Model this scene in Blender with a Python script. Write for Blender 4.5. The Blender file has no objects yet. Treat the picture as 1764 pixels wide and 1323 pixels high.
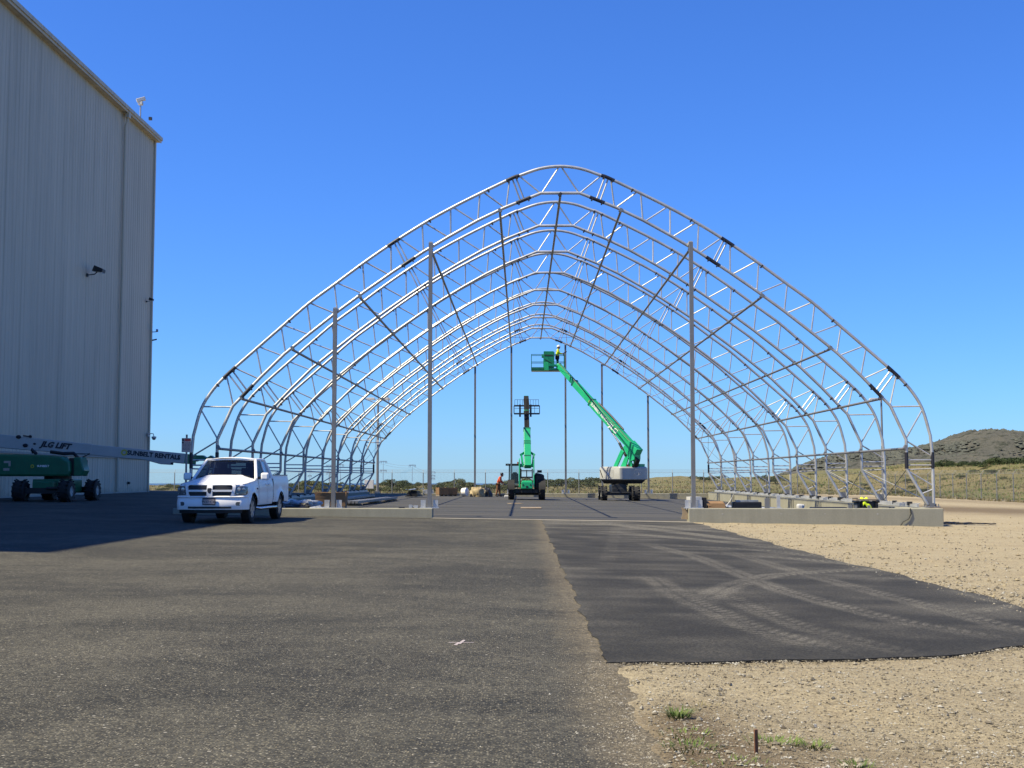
import bpy, bmesh, math, random
import numpy as np
from mathutils import Vector, Matrix, Euler, noise as mnoise

random.seed(7); RNG = np.random.default_rng(7)
scene = bpy.context.scene
COL = scene.collection
R_ = math.radians
PI = math.pi

# ------------------------------------------------------------------ camera, sky, sun, exposure
cam_d = bpy.data.cameras.new('camera'); cam = bpy.data.objects.new('camera', cam_d); COL.objects.link(cam)
cam_d.sensor_width = 36.0; cam_d.lens = 36.0 * 2150 / 1764
cam_d.clip_start = 0.1; cam_d.clip_end = 9000
EYE = 1.42
cam.location = (0, 0, EYE)
cam.rotation_euler = (R_(90 + 4.243), 0, R_(0.4517))
scene.camera = cam

SUN_EL, SUN_AZ = 54.0, 20.0          # elevation; degrees the sun stands behind due left
w = bpy.data.worlds.new('World'); scene.world = w; w.use_nodes = True
nt = w.node_tree; nt.nodes.clear()
sky = nt.nodes.new('ShaderNodeTexSky'); sky.sky_type = 'NISHITA'; sky.sun_disc = False
sky.sun_elevation = R_(SUN_EL); sky.sun_rotation = R_(270 - SUN_AZ)
sky.altitude = 1500; sky.air_density = 1.4; sky.dust_density = 0.1; sky.ozone_density = 6.0
hs = nt.nodes.new('ShaderNodeMix'); hs.data_type = 'RGBA'; hs.blend_type = 'MULTIPLY'; hs.inputs[0].default_value = 1.0
hs.inputs[7].default_value = (.52, .93, 1.70, 1)          # the camera's deep blue rendering of the sky
bg = nt.nodes.new('ShaderNodeBackground'); bg.inputs['Strength'].default_value = 0.0635
wo = nt.nodes.new('ShaderNodeOutputWorld')
nt.links.new(sky.outputs[0], hs.inputs[6]); nt.links.new(hs.outputs[2], bg.inputs[0]); nt.links.new(bg.outputs[0], wo.inputs[0])

sd = bpy.data.lights.new('sun', 'SUN'); sd.energy = 5.0; sd.angle = R_(0.5); sd.color = (1.0, 0.895, 0.65)
sun = bpy.data.objects.new('sun', sd); COL.objects.link(sun)
_d = Vector((math.cos(R_(SUN_AZ)) * math.cos(R_(SUN_EL)), math.sin(R_(SUN_AZ)) * math.cos(R_(SUN_EL)), -math.sin(R_(SUN_EL))))
sun.rotation_euler = _d.to_track_quat('-Z', 'Y').to_euler(); sun.location = (-60, -10, 80)
vs = scene.view_settings
vs.view_transform = 'Standard'; vs.look = 'None'; vs.exposure = 0.75; vs.gamma = 1.0; vs.use_curve_mapping = False
scene.render.engine = 'CYCLES'
scene.cycles.max_bounces = 6; scene.cycles.diffuse_bounces = 3; scene.cycles.glossy_bounces = 3
scene.cycles.transmission_bounces = 6; scene.cycles.transparent_max_bounces = 8

# ------------------------------------------------------------------ helpers
class MB:
    """collects simple shapes; build() links them as ONE mesh object"""
    def __init__(s): s.v = []; s.f = []; s.mi = []; s.m = 0
    def add(s, vs, fs):
        b = len(s.v); s.v += [tuple(map(float, q)) for q in vs]
        for f in fs: s.f.append([b + i for i in f]); s.mi.append(s.m)
        return s
    def box(s, c, d, rot=None):
        hx, hy, hz = d[0] / 2, d[1] / 2, d[2] / 2
        P = [(-hx,-hy,-hz),(hx,-hy,-hz),(hx,hy,-hz),(-hx,hy,-hz),(-hx,-hy,hz),(hx,-hy,hz),(hx,hy,hz),(-hx,hy,hz)]
        if rot is not None:
            M = rot if isinstance(rot, Matrix) else Euler(rot).to_matrix()
            P = [M @ Vector(q) for q in P]
        c = Vector(c)
        return s.add([Vector(q) + c for q in P], [(0,3,2,1),(4,5,6,7),(0,1,5,4),(1,2,6,5),(2,3,7,6),(3,0,4,7)])
    def frame(s, d, up=(0,0,1)):
        d = Vector(d).normalized(); up = Vector(up)
        if abs(d.dot(up)) > .995: up = Vector((0,1,0)) if abs(d.y) < .9 else Vector((1,0,0))
        sx = d.cross(up).normalized(); u = sx.cross(d).normalized()
        return sx, u
    def bar(s, p, q, wd, ht, up=(0,0,1), w2=None, h2=None):
        p, q = Vector(p), Vector(q); sx, u = s.frame(q - p, up)
        w2 = wd if w2 is None else w2; h2 = ht if h2 is None else h2
        P = [p - sx*wd/2 - u*ht/2, p + sx*wd/2 - u*ht/2, p + sx*wd/2 + u*ht/2, p - sx*wd/2 + u*ht/2,
             q - sx*w2/2 - u*h2/2, q + sx*w2/2 - u*h2/2, q + sx*w2/2 + u*h2/2, q - sx*w2/2 + u*h2/2]
        return s.add(P, [(3,2,1,0),(4,5,6,7),(0,1,5,4),(1,2,6,5),(2,3,7,6),(3,0,4,7)])
    def tube(s, pts, r, n=8, caps=True):
        pts = [Vector(q) for q in pts]; b = []; k = len(pts)
        rr = r if isinstance(r, (list, tuple)) else [r] * k
        sx = None
        for i, q in enumerate(pts):
            d = (pts[min(i+1, k-1)] - pts[max(i-1, 0)])
            if d.length < 1e-9: d = Vector((0,0,1))
            d.normalize()
            if sx is None: sx, u = s.frame(d)
            else:
                sx = (sx - d * sx.dot(d)); sx.normalize(); u = sx.cross(d)
            for j in range(n):
                a = 2*PI*j/n; b.append(q + sx*math.cos(a)*rr[i] + u*math.sin(a)*rr[i])
        F = []
        for i in range(k-1):
            for j in range(n):
                F.append((i*n+j, (i+1)*n+j, (i+1)*n+(j+1)%n, i*n+(j+1)%n))
        if caps: F.append(tuple(range(n))); F.append(tuple((k-1)*n + j for j in reversed(range(n))))
        return s.add(b, F)
    def cyl(s, p, q, r, n=12): return s.tube([p, q], r, n)
    def lathe(s, c, ax, prof, n=20):
        """prof: (distance along ax, radius)"""
        c = Vector(c); ax = Vector(ax).normalized(); sx, u = s.frame(ax); b = []
        for (t, r) in prof:
            for j in range(n):
                a = 2*PI*j/n; b.append(c + ax*t + (sx*math.cos(a) + u*math.sin(a))*r)
        F = []
        for i in range(len(prof)-1):
            for j in range(n): F.append((i*n+j, i*n+(j+1)%n, (i+1)*n+(j+1)%n, (i+1)*n+j))
        return s.add(b, F)
    def ball(s, c, r, sc=(1,1,1), n=12, m=8):
        c = Vector(c); b = []; F = []
        for i in range(m+1):
            t = PI*i/m
            for j in range(n):
                a = 2*PI*j/n
                b.append(c + Vector((math.sin(t)*math.cos(a)*r*sc[0], math.sin(t)*math.sin(a)*r*sc[1], math.cos(t)*r*sc[2])))
        for i in range(m):
            for j in range(n): F.append((i*n+j, (i+1)*n+j, (i+1)*n+(j+1)%n, i*n+(j+1)%n))
        return s.add(b, F)
    def prism(s, poly, off, back=True):
        """poly: 3d outline, extruded by vector off"""
        n = len(poly); off = Vector(off); P = [Vector(q) for q in poly]
        return s.add(P + [q + off for q in P], [tuple(range(n)), tuple(n + i for i in reversed(range(n)))] +
                     [(i, n+i, n+(i+1) % n, (i+1) % n) for i in range(n)])
    def grid(s, fn, nu, nv):
        b = [fn(i/nu, j/nv) for j in range(nv+1) for i in range(nu+1)]; k = nu+1
        return s.add(b, [(j*k+i, j*k+i+1, (j+1)*k+i+1, (j+1)*k+i) for j in range(nv) for i in range(nu)])
    def loft(s, rings, caps=True):
        n = len(rings[0]); b = [q for r in rings for q in r]; F = []
        for i in range(len(rings)-1):
            for j in range(n): F.append((i*n+j, i*n+(j+1)%n, (i+1)*n+(j+1)%n, (i+1)*n+j))
        if caps: F.append(tuple(reversed(range(n)))); F.append(tuple((len(rings)-1)*n+j for j in range(n)))
        return s.add(b, F)
    def mesh(s, name, mats, smooth=None):
        me = bpy.data.meshes.new(name); me.from_pydata(s.v, [], s.f)
        if not isinstance(mats, (list, tuple)): mats = [mats]
        for m in mats: me.materials.append(m)
        if len(mats) > 1: me.polygons.foreach_set('material_index', s.mi)
        bm = bmesh.new(); bm.from_mesh(me); bmesh.ops.recalc_face_normals(bm, faces=bm.faces); bm.to_mesh(me); bm.free()
        if smooth:
            me.polygons.foreach_set('use_smooth', [True]*len(me.polygons)); me.set_sharp_from_angle(angle=R_(smooth))
        me.update(); return me
    def build(s, name, mats, parent=None, smooth=None, bevel=None, loc=None, label=None):
        o = bpy.data.objects.new(name, s.mesh(name, mats, smooth)); COL.objects.link(o)
        if parent is not None: o.parent = parent
        if loc is not None: o.location = loc
        if label: o['label'] = label
        if bevel:
            md = o.modifiers.new('bevel', 'BEVEL'); md.width = bevel; md.segments = 2; md.limit_method = 'ANGLE'; md.angle_limit = R_(40)
        return o

def tag(o, label=None, cat=None, group=None, kind=None):
    if label: o['label'] = label
    if cat: o['category'] = cat
    if group: o['group'] = group
    if kind: o['kind'] = kind
    return o
def empty(name, loc=(0,0,0), rz=0, parent=None, label=None, cat=None, group=None):
    o = bpy.data.objects.new(name, None); COL.objects.link(o); o.location = loc; o.rotation_euler = (0, 0, rz)
    o.empty_display_size = .2
    if parent is not None: o.parent = parent
    return tag(o, label, cat, group)
def inst(name, me, parent=None, loc=(0,0,0), rot=(0,0,0), sc=None):
    o = bpy.data.objects.new(name, me); COL.objects.link(o); o.location = loc; o.rotation_euler = rot
    if sc is not None: o.scale = sc if isinstance(sc, (tuple, list)) else (sc, sc, sc)
    if parent is not None: o.parent = parent
    return o
def text(name, body, size, M, mat, parent, depth=.004, shear=0., bold=.0, sx=1.0):
    cu = bpy.data.curves.new(name, 'FONT'); cu.body = body; cu.size = size; cu.extrude = depth; cu.offset = bold
    cu.shear = shear; cu.align_x = 'CENTER'; cu.align_y = 'CENTER'; cu.resolution_u = 2
    t = bpy.data.objects.new('tmp', cu); COL.objects.link(t)
    me = bpy.data.meshes.new_from_object(t.evaluated_get(bpy.context.evaluated_depsgraph_get()))
    bpy.data.objects.remove(t); me.transform(M @ Matrix.Diagonal((sx,1,1,1))); me.materials.clear(); me.materials.append(mat)
    o = bpy.data.objects.new(name, me); COL.objects.link(o); o.parent = parent; return o
def face_matrix(origin, right, up):
    r = Vector(right).normalized(); u = Vector(up); u = (u - r*u.dot(r)).normalized(); n = r.cross(u)
    return Matrix(((r.x,u.x,n.x,origin[0]),(r.y,u.y,n.y,origin[1]),(r.z,u.z,n.z,origin[2]),(0,0,0,1)))
def sm(a, b, x):
    t = np.clip((x - a) / (b - a), 0, 1); return t*t*(3-2*t)

# ------------------------------------------------------------------ materials
def new_mat(name):
    m = bpy.data.materials.new(name); m.use_nodes = True
    b = m.node_tree.nodes['Principled BSDF']; return m, m.node_tree, b
def N(t, kind, **kw):
    n = t.nodes.new(kind)
    for k, v in kw.items():
        if k in n.inputs: n.inputs[k].default_value = v
        else: setattr(n, k, v)
    return n
def ramp(t, fac, stops):
    r = t.nodes.new('ShaderNodeValToRGB'); e = r.color_ramp.elements
    while len(e) < len(stops): e.new(.5)
    for q, (p, c) in zip(e, stops):
        q.position = p; q.color = (*c, 1) if len(c) == 3 else c
    t.links.new(fac, r.inputs[0]); return r.outputs[0]
def mixc(t, fac, a, b, mode='MIX'):
    m = t.nodes.new('ShaderNodeMix'); m.data_type = 'RGBA'; m.blend_type = mode
    for sock, val in ((m.inputs[0], fac), (m.inputs[6], a), (m.inputs[7], b)):
        if hasattr(val, 'links'): t.links.new(val, sock)
        elif isinstance(val, (int, float)): sock.default_value = val
        else: sock.default_value = (*val, 1) if len(val) == 3 else val
    return m.outputs[2]
def math_(t, op, a, b=None, clamp=False):
    m = t.nodes.new('ShaderNodeMath'); m.operation = op; m.use_clamp = clamp
    for s, v in ((m.inputs[0], a), (m.inputs[1], b)):
        if v is None: continue
        if hasattr(v, 'links'): t.links.new(v, s)
        else: s.default_value = v
    return m.outputs[0]
def pos(t, scale=(1,1,1), rot=(0,0,0), obj=False):
    src = t.nodes.new('ShaderNodeTexCoord').outputs['Object'] if obj else t.nodes.new('ShaderNodeNewGeometry').outputs['Position']
    mp = t.nodes.new('ShaderNodeMapping'); mp.inputs['Scale'].default_value = scale; mp.inputs['Rotation'].default_value = rot
    t.links.new(src, mp.inputs[0]); return mp.outputs[0]
def noise(t, vec, scale, detail=4, rough=.6, dist=0.):
    n = t.nodes.new('ShaderNodeTexNoise'); n.inputs['Scale'].default_value = scale; n.inputs['Detail'].default_value = detail
    n.inputs['Roughness'].default_value = rough; n.inputs['Distortion'].default_value = dist
    t.links.new(vec, n.inputs['Vector']); return n.outputs[0]
def voro(t, vec, scale, out='Distance', rnd=1.):
    n = t.nodes.new('ShaderNodeTexVoronoi'); n.inputs['Scale'].default_value = scale; n.inputs['Randomness'].default_value = rnd
    t.links.new(vec, n.inputs['Vector']); return n.outputs[out]
def bump(t, b, h, strength=.3, dist=.01):
    n = t.nodes.new('ShaderNodeBump'); n.inputs['Strength'].default_value = strength; n.inputs['Distance'].default_value = dist
    t.links.new(h, n.inputs['Height']); t.links.new(n.outputs[0], b.inputs['Normal'])
def paint(name, col, rough=.4, metal=0., wear=.12, scale=3., coat=0., spec=.5, keep=False):
    """plain surface with soft tonal unevenness, dust and a little relief"""
    m, t, b = new_mat(name)
    if not keep: col = tuple(c*.64 for c in col)
    n1 = noise(t, pos(t, obj=True), scale, 5, .65)
    lo = tuple(c*(1-wear*1.3) for c in col); hi = tuple(min(1, c*(1+wear)) for c in col)
    c = ramp(t, n1, [(.3, lo), (.7, hi)])
    t.links.new(c, b.inputs['Base Color'])
    n2 = noise(t, pos(t, obj=True), scale*9, 3, .6)
    rr = math_(t, 'ADD', math_(t, 'MULTIPLY', n2, .25), rough - .12)
    t.links.new(rr, b.inputs['Roughness'])
    b.inputs['Metallic'].default_value = metal; b.inputs['Coat Weight'].default_value = coat; b.inputs['Coat Roughness'].default_value = .08
    b.inputs['Specular IOR Level'].default_value = spec
    return m

M = {}
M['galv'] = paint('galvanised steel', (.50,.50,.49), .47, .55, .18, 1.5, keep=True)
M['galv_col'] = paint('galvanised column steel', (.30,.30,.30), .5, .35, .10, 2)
M['black_tape'] = paint('black splice sleeve', (.012,.012,.02), .5, keep=True)
M['concrete_trim'] = paint('cast concrete edge', (.54,.52,.45), .85, 0, .10, 2)
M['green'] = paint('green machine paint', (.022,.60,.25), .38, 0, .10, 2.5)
M['green_dk'] = paint('green paint darkened for shade and trim', (.01,.20,.095), .4, 0, .15, 2.5, .2)  # green darkened to carry the parked lift's shade; also serves dark trim
M['green_md'] = paint('shaded green machine panel', (.012,.33,.145), .4, 0, .12, 2.5)
M['boom_dark'] = paint('dark blue grey boom steel', (.030,.034,.046), .75, 0, .2, 4, 0, .2)
M['black'] = paint('black plastic', (.014,.014,.016), .5, 0, .2, 5)
M['rubber'] = paint('tyre rubber', (.017,.017,.018), .75, 0, .3, 8)
M['dk_steel'] = paint('dark machine steel', (.05,.052,.055), .5, .4, .25, 4)
M['cw_grey'] = paint('light grey counterweight paint', (.58,.59,.56), .5, 0, .06, 2)
M['white_paint'] = paint('white vehicle paint', (.80,.79,.765), .34, 0, .01, 1, 0., .45, True)
M['boom_white'] = paint('white boom paint', (.60,.60,.57), .45, 0, .06, 2)
M['chrome'] = paint('bright metal', (.62,.62,.63), .22, 1., .08, 6, keep=True)
M['rim'] = paint('alloy wheel metal', (.30,.30,.32), .35, .7, .15, 5, keep=True)
M['silver'] = paint('silver trim', (.55,.56,.58), .4, .3, .1, 3)
M['cardboard'] = paint('brown cardboard', (.38,.235,.125), .85, 0, .12, 3, 0, .2)
M['cardboard_in'] = paint('inner face of cardboard', (.27,.16,.085), .9, 0, .12, 3, 0, .2)
M['pallet'] = paint('weathered pallet wood', (.40,.32,.22), .85, 0, .25, 6)
M['wood'] = paint('reddish stake wood', (.26,.12,.06), .9, 0, .3, 20)
M['plywood'] = paint('pale plywood', (.50,.38,.24), .8, 0, .15, 4)
M['plastic_clear'] = paint('clouded plastic sheet', (.42,.44,.46), .3, 0, .3, 5, .5)
M['tarp_black'] = paint('black tarpaulin', (.015,.015,.017), .5, 0, .4, 4)
M['tan_tarp'] = paint('tan foam and canvas', (.55,.43,.24), .8, 0, .3, 3)
M['white_foam'] = paint('white foam roll', (.80,.78,.74), .8, 0, .06, 6, keep=True)
M['white_sheet'] = paint('white sheet material', (.78,.77,.73), .6, 0, .06, 4)
M['hivis_y'] = paint('yellow green safety cloth', (.62,.78,.02), .8, 0, .12, 9, keep=True)
M['hivis_o'] = paint('orange safety cloth', (.85,.13,.05), .8, 0, .12, 9)
M['trouser'] = paint('brown work trousers', (.30,.13,.06), .9, 0, .15, 8)
M['navy'] = paint('navy work trousers', (.012,.016,.03), .85, 0, .2, 8)
M['skin'] = paint('skin', (.42,.22,.15), .55, 0, .08, 8)
M['white_hat'] = paint('white hard hat', (.85,.85,.83), .35, 0, .03, 5, keep=True)
M['dark_hat'] = paint('dark hard hat', (.03,.03,.035), .4, 0, .1, 5)
M['boot'] = paint('dark boots', (.03,.022,.018), .7, 0, .2, 8)
M['white_plain'] = paint('white lettering', (.82,.82,.82), .5, 0, .02, 3, keep=True)
M['ink'] = paint('black lettering', (.012,.014,.03), .5, 0, .05, 3)
M['yellow_logo'] = paint('yellow emblem', (.70,.62,.05), .5, 0, .05, 3)
M['red_print'] = paint('red print', (.55,.05,.04), .5, 0, .05, 3)
M['lamp_red'] = paint('red amber lens', (.55,.09,.02), .3, 0, .05, 3)
M['sign_white'] = paint('faded sign face', (.62,.52,.47), .5, 0, .06, 6)
M['wire'] = paint('fence wire', (.34,.35,.35), .5, .3, .1, 3)
M['fence_post'] = paint('fence post steel', (.26,.27,.27), .55, .2, .15, 3)
M['trunk'] = paint('bark', (.10,.075,.05), .95, 0, .3, 6)
M['pylon'] = paint('pylon steel', (.42,.44,.46), .5, .2, .05, .5)
M['grey_cab'] = paint('pale cabinet paint', (.74,.75,.74), .5, 0, .05, 3)
M['interior'] = paint('dark vehicle interior', (.03,.03,.033), .8, 0, .15, 5)
M['plate_blue'] = paint('dark plate frame', (.02,.03,.06), .5, 0, .1, 3)
M['lens'] = paint('headlight lens', (.16,.17,.18), .12, .2, .2, 12, .8)
M['lens_clear'] = paint('clear headlight bulb cover', (.55,.57,.6), .1, .4, .1, 12, .8)

def glass_mat(name, tint, alpha, rough=.03):
    m, t, b = new_mat(name)
    out = t.nodes['Material Output']
    tr = N(t, 'ShaderNodeBsdfTransparent', Color=(*tint, 1)); gl = N(t, 'ShaderNodeBsdfGlossy', Roughness=rough)
    gl.inputs['Color'].default_value = (.9,.93,1,1)
    fr = N(t, 'ShaderNodeFresnel', IOR=1.45)
    f2 = math_(t, 'ADD', math_(t, 'MULTIPLY', fr.outputs[0], .55), alpha, True)
    mx = t.nodes.new('ShaderNodeMixShader'); t.links.new(f2, mx.inputs[0]); t.links.new(tr.outputs[0], mx.inputs[1]); t.links.new(gl.outputs[0], mx.inputs[2])
    t.links.new(mx.outputs[0], out.inputs[0]); t.nodes.remove(b); return m
M['glass'] = glass_mat('tinted vehicle glass', (.27,.31,.34), .02, .2)
M['glass_clear'] = glass_mat('clear cab glass', (.75,.82,.82), .03)

# -- old tarmac: worn, with exposed pale aggregate, beige dust in long drifts
m, t, b = new_mat('old tarmac'); M['tarmac'] = m
P = pos(t)
big = noise(t, pos(t, (.20,.30,1)), 1.0, 6, .68, .8)
mid = noise(t, P, 1.7, 4, .6)
fine = noise(t, P, 85, 4, .75)
base = ramp(t, fine, [(.30, (0.0132,0.0132,0.0126)), (.52, (0.0312,0.0312,0.0276)), (.75, (0.0588,0.0576,0.0480))])
dust = ramp(t, math_(t, 'ADD', math_(t, 'MULTIPLY', big, .75), math_(t, 'MULTIPLY', mid, .3)), [(.44, (0,0,0)), (.64, (1,1,1))])
base = mixc(t, math_(t, 'MULTIPLY', dust, .50), base, (.104,.098,.078))
gr1 = noise(t, P, 21, 5, .85); gr2 = noise(t, P, 7, 5, .85)
base = mixc(t, .85, base, ramp(t, math_(t, 'ADD', math_(t, 'MULTIPLY', gr1, .6), math_(t, 'MULTIPLY', gr2, .4)), [(.36, (.62,.62,.62)), (.50, (1,1,1)), (.62, (1.45,1.43,1.36))]), 'MULTIPLY')
sx = t.nodes.new('ShaderNodeSeparateXYZ'); t.links.new(P, sx.inputs[0])
edge = math_(t, 'MULTIPLY', ramp(t, math_(t, 'ADD', sx.outputs[0], math_(t, 'ADD', math_(t, 'MULTIPLY', mid, .45), math_(t, 'MULTIPLY', fine, .25))), [(.62, (0,0,0)), (1.12, (1,1,1))]), .68)
base = mixc(t, edge, base, (0.1410,0.1170,0.0780))
vd = voro(t, P, 62); vc = voro(t, P, 62, 'Color')
sep = t.nodes.new('ShaderNodeSeparateColor'); t.links.new(vc, sep.inputs[0])
base = mixc(t, .75, base, ramp(t, sep.outputs[2], [(0, (.45,.45,.46)), (.45, (.88,.88,.88)), (.8, (1.25,1.24,1.2)), (1, (1.9,1.85,1.7))]), 'MULTIPLY')
v3 = voro(t, P, 24, 'Color'); s3 = t.nodes.new('ShaderNodeSeparateColor'); t.links.new(v3, s3.inputs[0])
base = mixc(t, .45, base, ramp(t, s3.outputs[0], [(0, (.62,.62,.63)), (.5, (.96,.96,.96)), (1, (1.5,1.48,1.4))]), 'MULTIPLY')
stone = math_(t, 'MULTIPLY', math_(t, 'LESS_THAN', vd, .36), math_(t, 'GREATER_THAN', sep.outputs[0], .42))
scol = ramp(t, sep.outputs[1], [(0, (0.0720,0.0630,0.0450)), (.55, (0.1620,0.1410,0.0930)), (1, (0.3000,0.2760,0.2160))])
stoneamt = math_(t, 'MULTIPLY', stone, math_(t, 'ADD', math_(t, 'MULTIPLY', big, 1.2), .22))
base = mixc(t, stoneamt, base, scol)
vd2 = voro(t, P, 11); vc2 = voro(t, P, 11, 'Color'); sp2 = t.nodes.new('ShaderNodeSeparateColor'); t.links.new(vc2, sp2.inputs[0])
peb = math_(t, 'MULTIPLY', math_(t, 'LESS_THAN', vd2, .12), math_(t, 'GREATER_THAN', sp2.outputs[0], .72))
base = mixc(t, peb, base, (0.2760,0.2580,0.2160))
t.links.new(base, b.inputs['Base Color']); b.inputs['Roughness'].default_value = .93; b.inputs['Specular IOR Level'].default_value = .25
bump(t, b, math_(t, 'ADD', math_(t, 'MULTIPLY', vd, -.6), fine), .55, .008)

# -- new asphalt: dark, dusty tyre tracks carried by the 'dust' attribute
m, t, b = new_mat('new asphalt'); M['asphalt'] = m
P = pos(t); fine = noise(t, P, 95, 4, .8); mid = noise(t, pos(t, (.6,.9,1)), 1.3, 6, .7)
base = ramp(t, fine, [(.3, (0.0093,0.0093,0.0077)), (.7, (0.0232,0.0223,0.0187))])
at_ = N(t, 'ShaderNodeAttribute', attribute_name='dust')
spk = noise(t, P, 42, 4, .8)
dm = math_(t, 'MULTIPLY', at_.outputs['Fac'], ramp(t, spk, [(.36, (.15,.15,.15)), (.60, (1,1,1))]))
dm = math_(t, 'ADD', dm, math_(t, 'MULTIPLY', ramp(t, mid, [(.45, (0,0,0)), (.8, (1,1,1))]), .16), True)
base = mixc(t, dm, base, (.158,.147,.120))
vc = voro(t, P, 70, 'Color'); sep = t.nodes.new('ShaderNodeSeparateColor'); t.links.new(vc, sep.inputs[0])
base = mixc(t, 1.0, base, ramp(t, sep.outputs[0], [(0, (.62,.62,.63)), (.6, (1,1,1)), (1, (1.6,1.57,1.5))]), 'MULTIPLY')
t.links.new(base, b.inputs['Base Color']); b.inputs['Roughness'].default_value = .9; b.inputs['Specular IOR Level'].default_value = .25
bump(t, b, fine, .4, .006)

# -- slab inside the frame
m, t, b = new_mat('slab asphalt'); M['slab'] = m
P = pos(t); fine = noise(t, P, 30, 3, .7); mid = noise(t, pos(t, (.10,.9,1)), 1.0, 5, .62, .5)
base = ramp(t, fine, [(.3, (0.0270,0.0270,0.0252)), (.7, (0.0510,0.0504,0.0468))])
base = mixc(t, math_(t, 'MULTIPLY', ramp(t, mid, [(.42, (0,0,0)), (.75, (1,1,1))]), .6), base, (0.1080,0.0960,0.0720))
t.links.new(base, b.inputs['Base Color']); b.inputs['Roughness'].default_value = .92
bump(t, b, fine, .3, .006)

M['slab_edge'] = paint('dusty concrete threshold', (.36,.33,.265), .9, 0, .2, 2)
# -- dirt
m, t, b = new_mat('dry dirt and gravel'); M['dirt'] = m
P = pos(t); a1 = noise(t, pos(t, (.35,1.,1)), .9, 6, .68, .4); a2 = noise(t, P, 14, 5, .7); a3 = noise(t, P, 75, 3, .7)
base = ramp(t, a1, [(.28, (0.1800,0.1270,0.0690)), (.48, (0.2640,0.2087,0.1230)), (.72, (0.3360,0.2783,0.1740))])
base = mixc(t, .55, base, ramp(t, a2, [(.25, (0.1320,0.0968,0.0540)), (.5, (0.2880,0.2359,0.1410)), (.8, (0.3960,0.3448,0.2280))]))
base = mixc(t, .35, base, ramp(t, a3, [(.3, (0.0900,0.0756,0.0510)), (.7, (0.4200,0.3811,0.2700))]))
clod = ramp(t, noise(t, pos(t, (.7,1.6,1)), 3.2, 6, .75), [(.55, (0,0,0)), (.70, (1,1,1))])
base = mixc(t, math_(t, 'MULTIPLY', clod, .45), base, (0.0780,0.0575,0.0360))
ga = N(t, 'ShaderNodeAttribute', attribute_name='brown')
base = mixc(t, math_(t, 'MULTIPLY', ga.outputs['Fac'], .75), base, (0.0750,0.0514,0.0300))
t.links.new(base, b.inputs['Base Color']); b.inputs['Roughness'].default_value = .95; b.inputs['Specular IOR Level'].default_value = .15
a4 = noise(t, P, 33, 5, .85)
gm = t.nodes.new('ShaderNodeMix'); gm.data_type = 'RGBA'; gm.blend_type = 'MULTIPLY'; gm.inputs[0].default_value = .8
t.links.new(base, gm.inputs[6]); t.links.new(ramp(t, a4, [(.34, (.72,.71,.70)), (.5, (1.30,1.30,1.32)), (.64, (1.82,1.82,1.84))]), gm.inputs[7]); t.links.new(gm.outputs[2], b.inputs['Base Color'])
bump(t, b, math_(t, 'ADD', a2, math_(t, 'MULTIPLY', a4, .7)), .9, .03)

# -- dry field with green patches
m, t, b = new_mat('dry grass field'); M['field'] = m
P = pos(t); a1 = noise(t, pos(t, (1,.45,1)), .045, 6, .65, .5); a2 = noise(t, P, .45, 6, .75); a3 = noise(t, P, 3.5, 4, .7)
base = ramp(t, a1, [(.30, (0.2046,0.1426,0.0780)), (.45, (0.1364,0.1116,0.0510)), (.58, (0.0744,0.0899,0.0288)), (.74, (0.1674,0.1364,0.0660))])
base = mixc(t, .5, base, ramp(t, a2, [(.28, (0.0372,0.0527,0.0180)), (.48, (0.1054,0.0992,0.0450)), (.70, (0.2232,0.1736,0.1020))]))
base = mixc(t, .35, base, ramp(t, a3, [(.3, (0.0372,0.0403,0.0150)), (.7, (0.2108,0.1798,0.1080))]))
base = mixc(t, 1.0, base, (1.2,1.2,1.12), 'MULTIPLY')
t.links.new(base, b.inputs['Base Color']); b.inputs['Roughness'].default_value = .95; b.inputs['Specular IOR Level'].default_value = .1
bump(t, b, math_(t, 'ADD', a2, math_(t, 'MULTIPLY', a3, .4)), .8, .3)

# -- hill with chaparral, its colours greyed and lightened to stand for distance haze
m, t, b = new_mat('haze-greyed chaparral hillside'); M['hill'] = m
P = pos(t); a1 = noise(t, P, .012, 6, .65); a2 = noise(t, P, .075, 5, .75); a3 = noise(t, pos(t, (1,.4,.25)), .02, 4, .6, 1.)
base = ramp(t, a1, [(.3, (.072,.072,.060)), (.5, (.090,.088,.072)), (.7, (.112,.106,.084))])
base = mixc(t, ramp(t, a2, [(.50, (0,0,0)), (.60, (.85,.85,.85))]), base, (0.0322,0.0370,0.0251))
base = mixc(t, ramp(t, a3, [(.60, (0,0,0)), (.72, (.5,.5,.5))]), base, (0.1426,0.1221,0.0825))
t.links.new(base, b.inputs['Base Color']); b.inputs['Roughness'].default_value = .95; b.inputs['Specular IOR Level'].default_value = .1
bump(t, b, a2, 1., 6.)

# -- concrete beams
m, t, b = new_mat('cast concrete'); M['concrete'] = m
P = pos(t); a1 = noise(t, P, .8, 5, .65, .4); a2 = noise(t, P, 18, 4, .7); st = noise(t, pos(t, (2.4,2.4,.25)), 1.5, 4, .6)
base = ramp(t, a1, [(.3, (0.2520,0.2420,0.1829)), (.7, (0.3120,0.2995,0.2271))])
base = mixc(t, .3, base, ramp(t, st, [(.35, (0.2160,0.2087,0.1593)), (.6, (0.3240,0.3116,0.2389))]))
base = mixc(t, .2, base, ramp(t, a2, [(.3, (0.1680,0.1633,0.1357)), (.7, (0.3600,0.3509,0.2950))]))
t.links.new(base, b.inputs['Base Color']); b.inputs['Roughness'].default_value = .88; b.inputs['Specular IOR Level'].default_value = .2
bump(t, b, a2, .25, .01)

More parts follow.
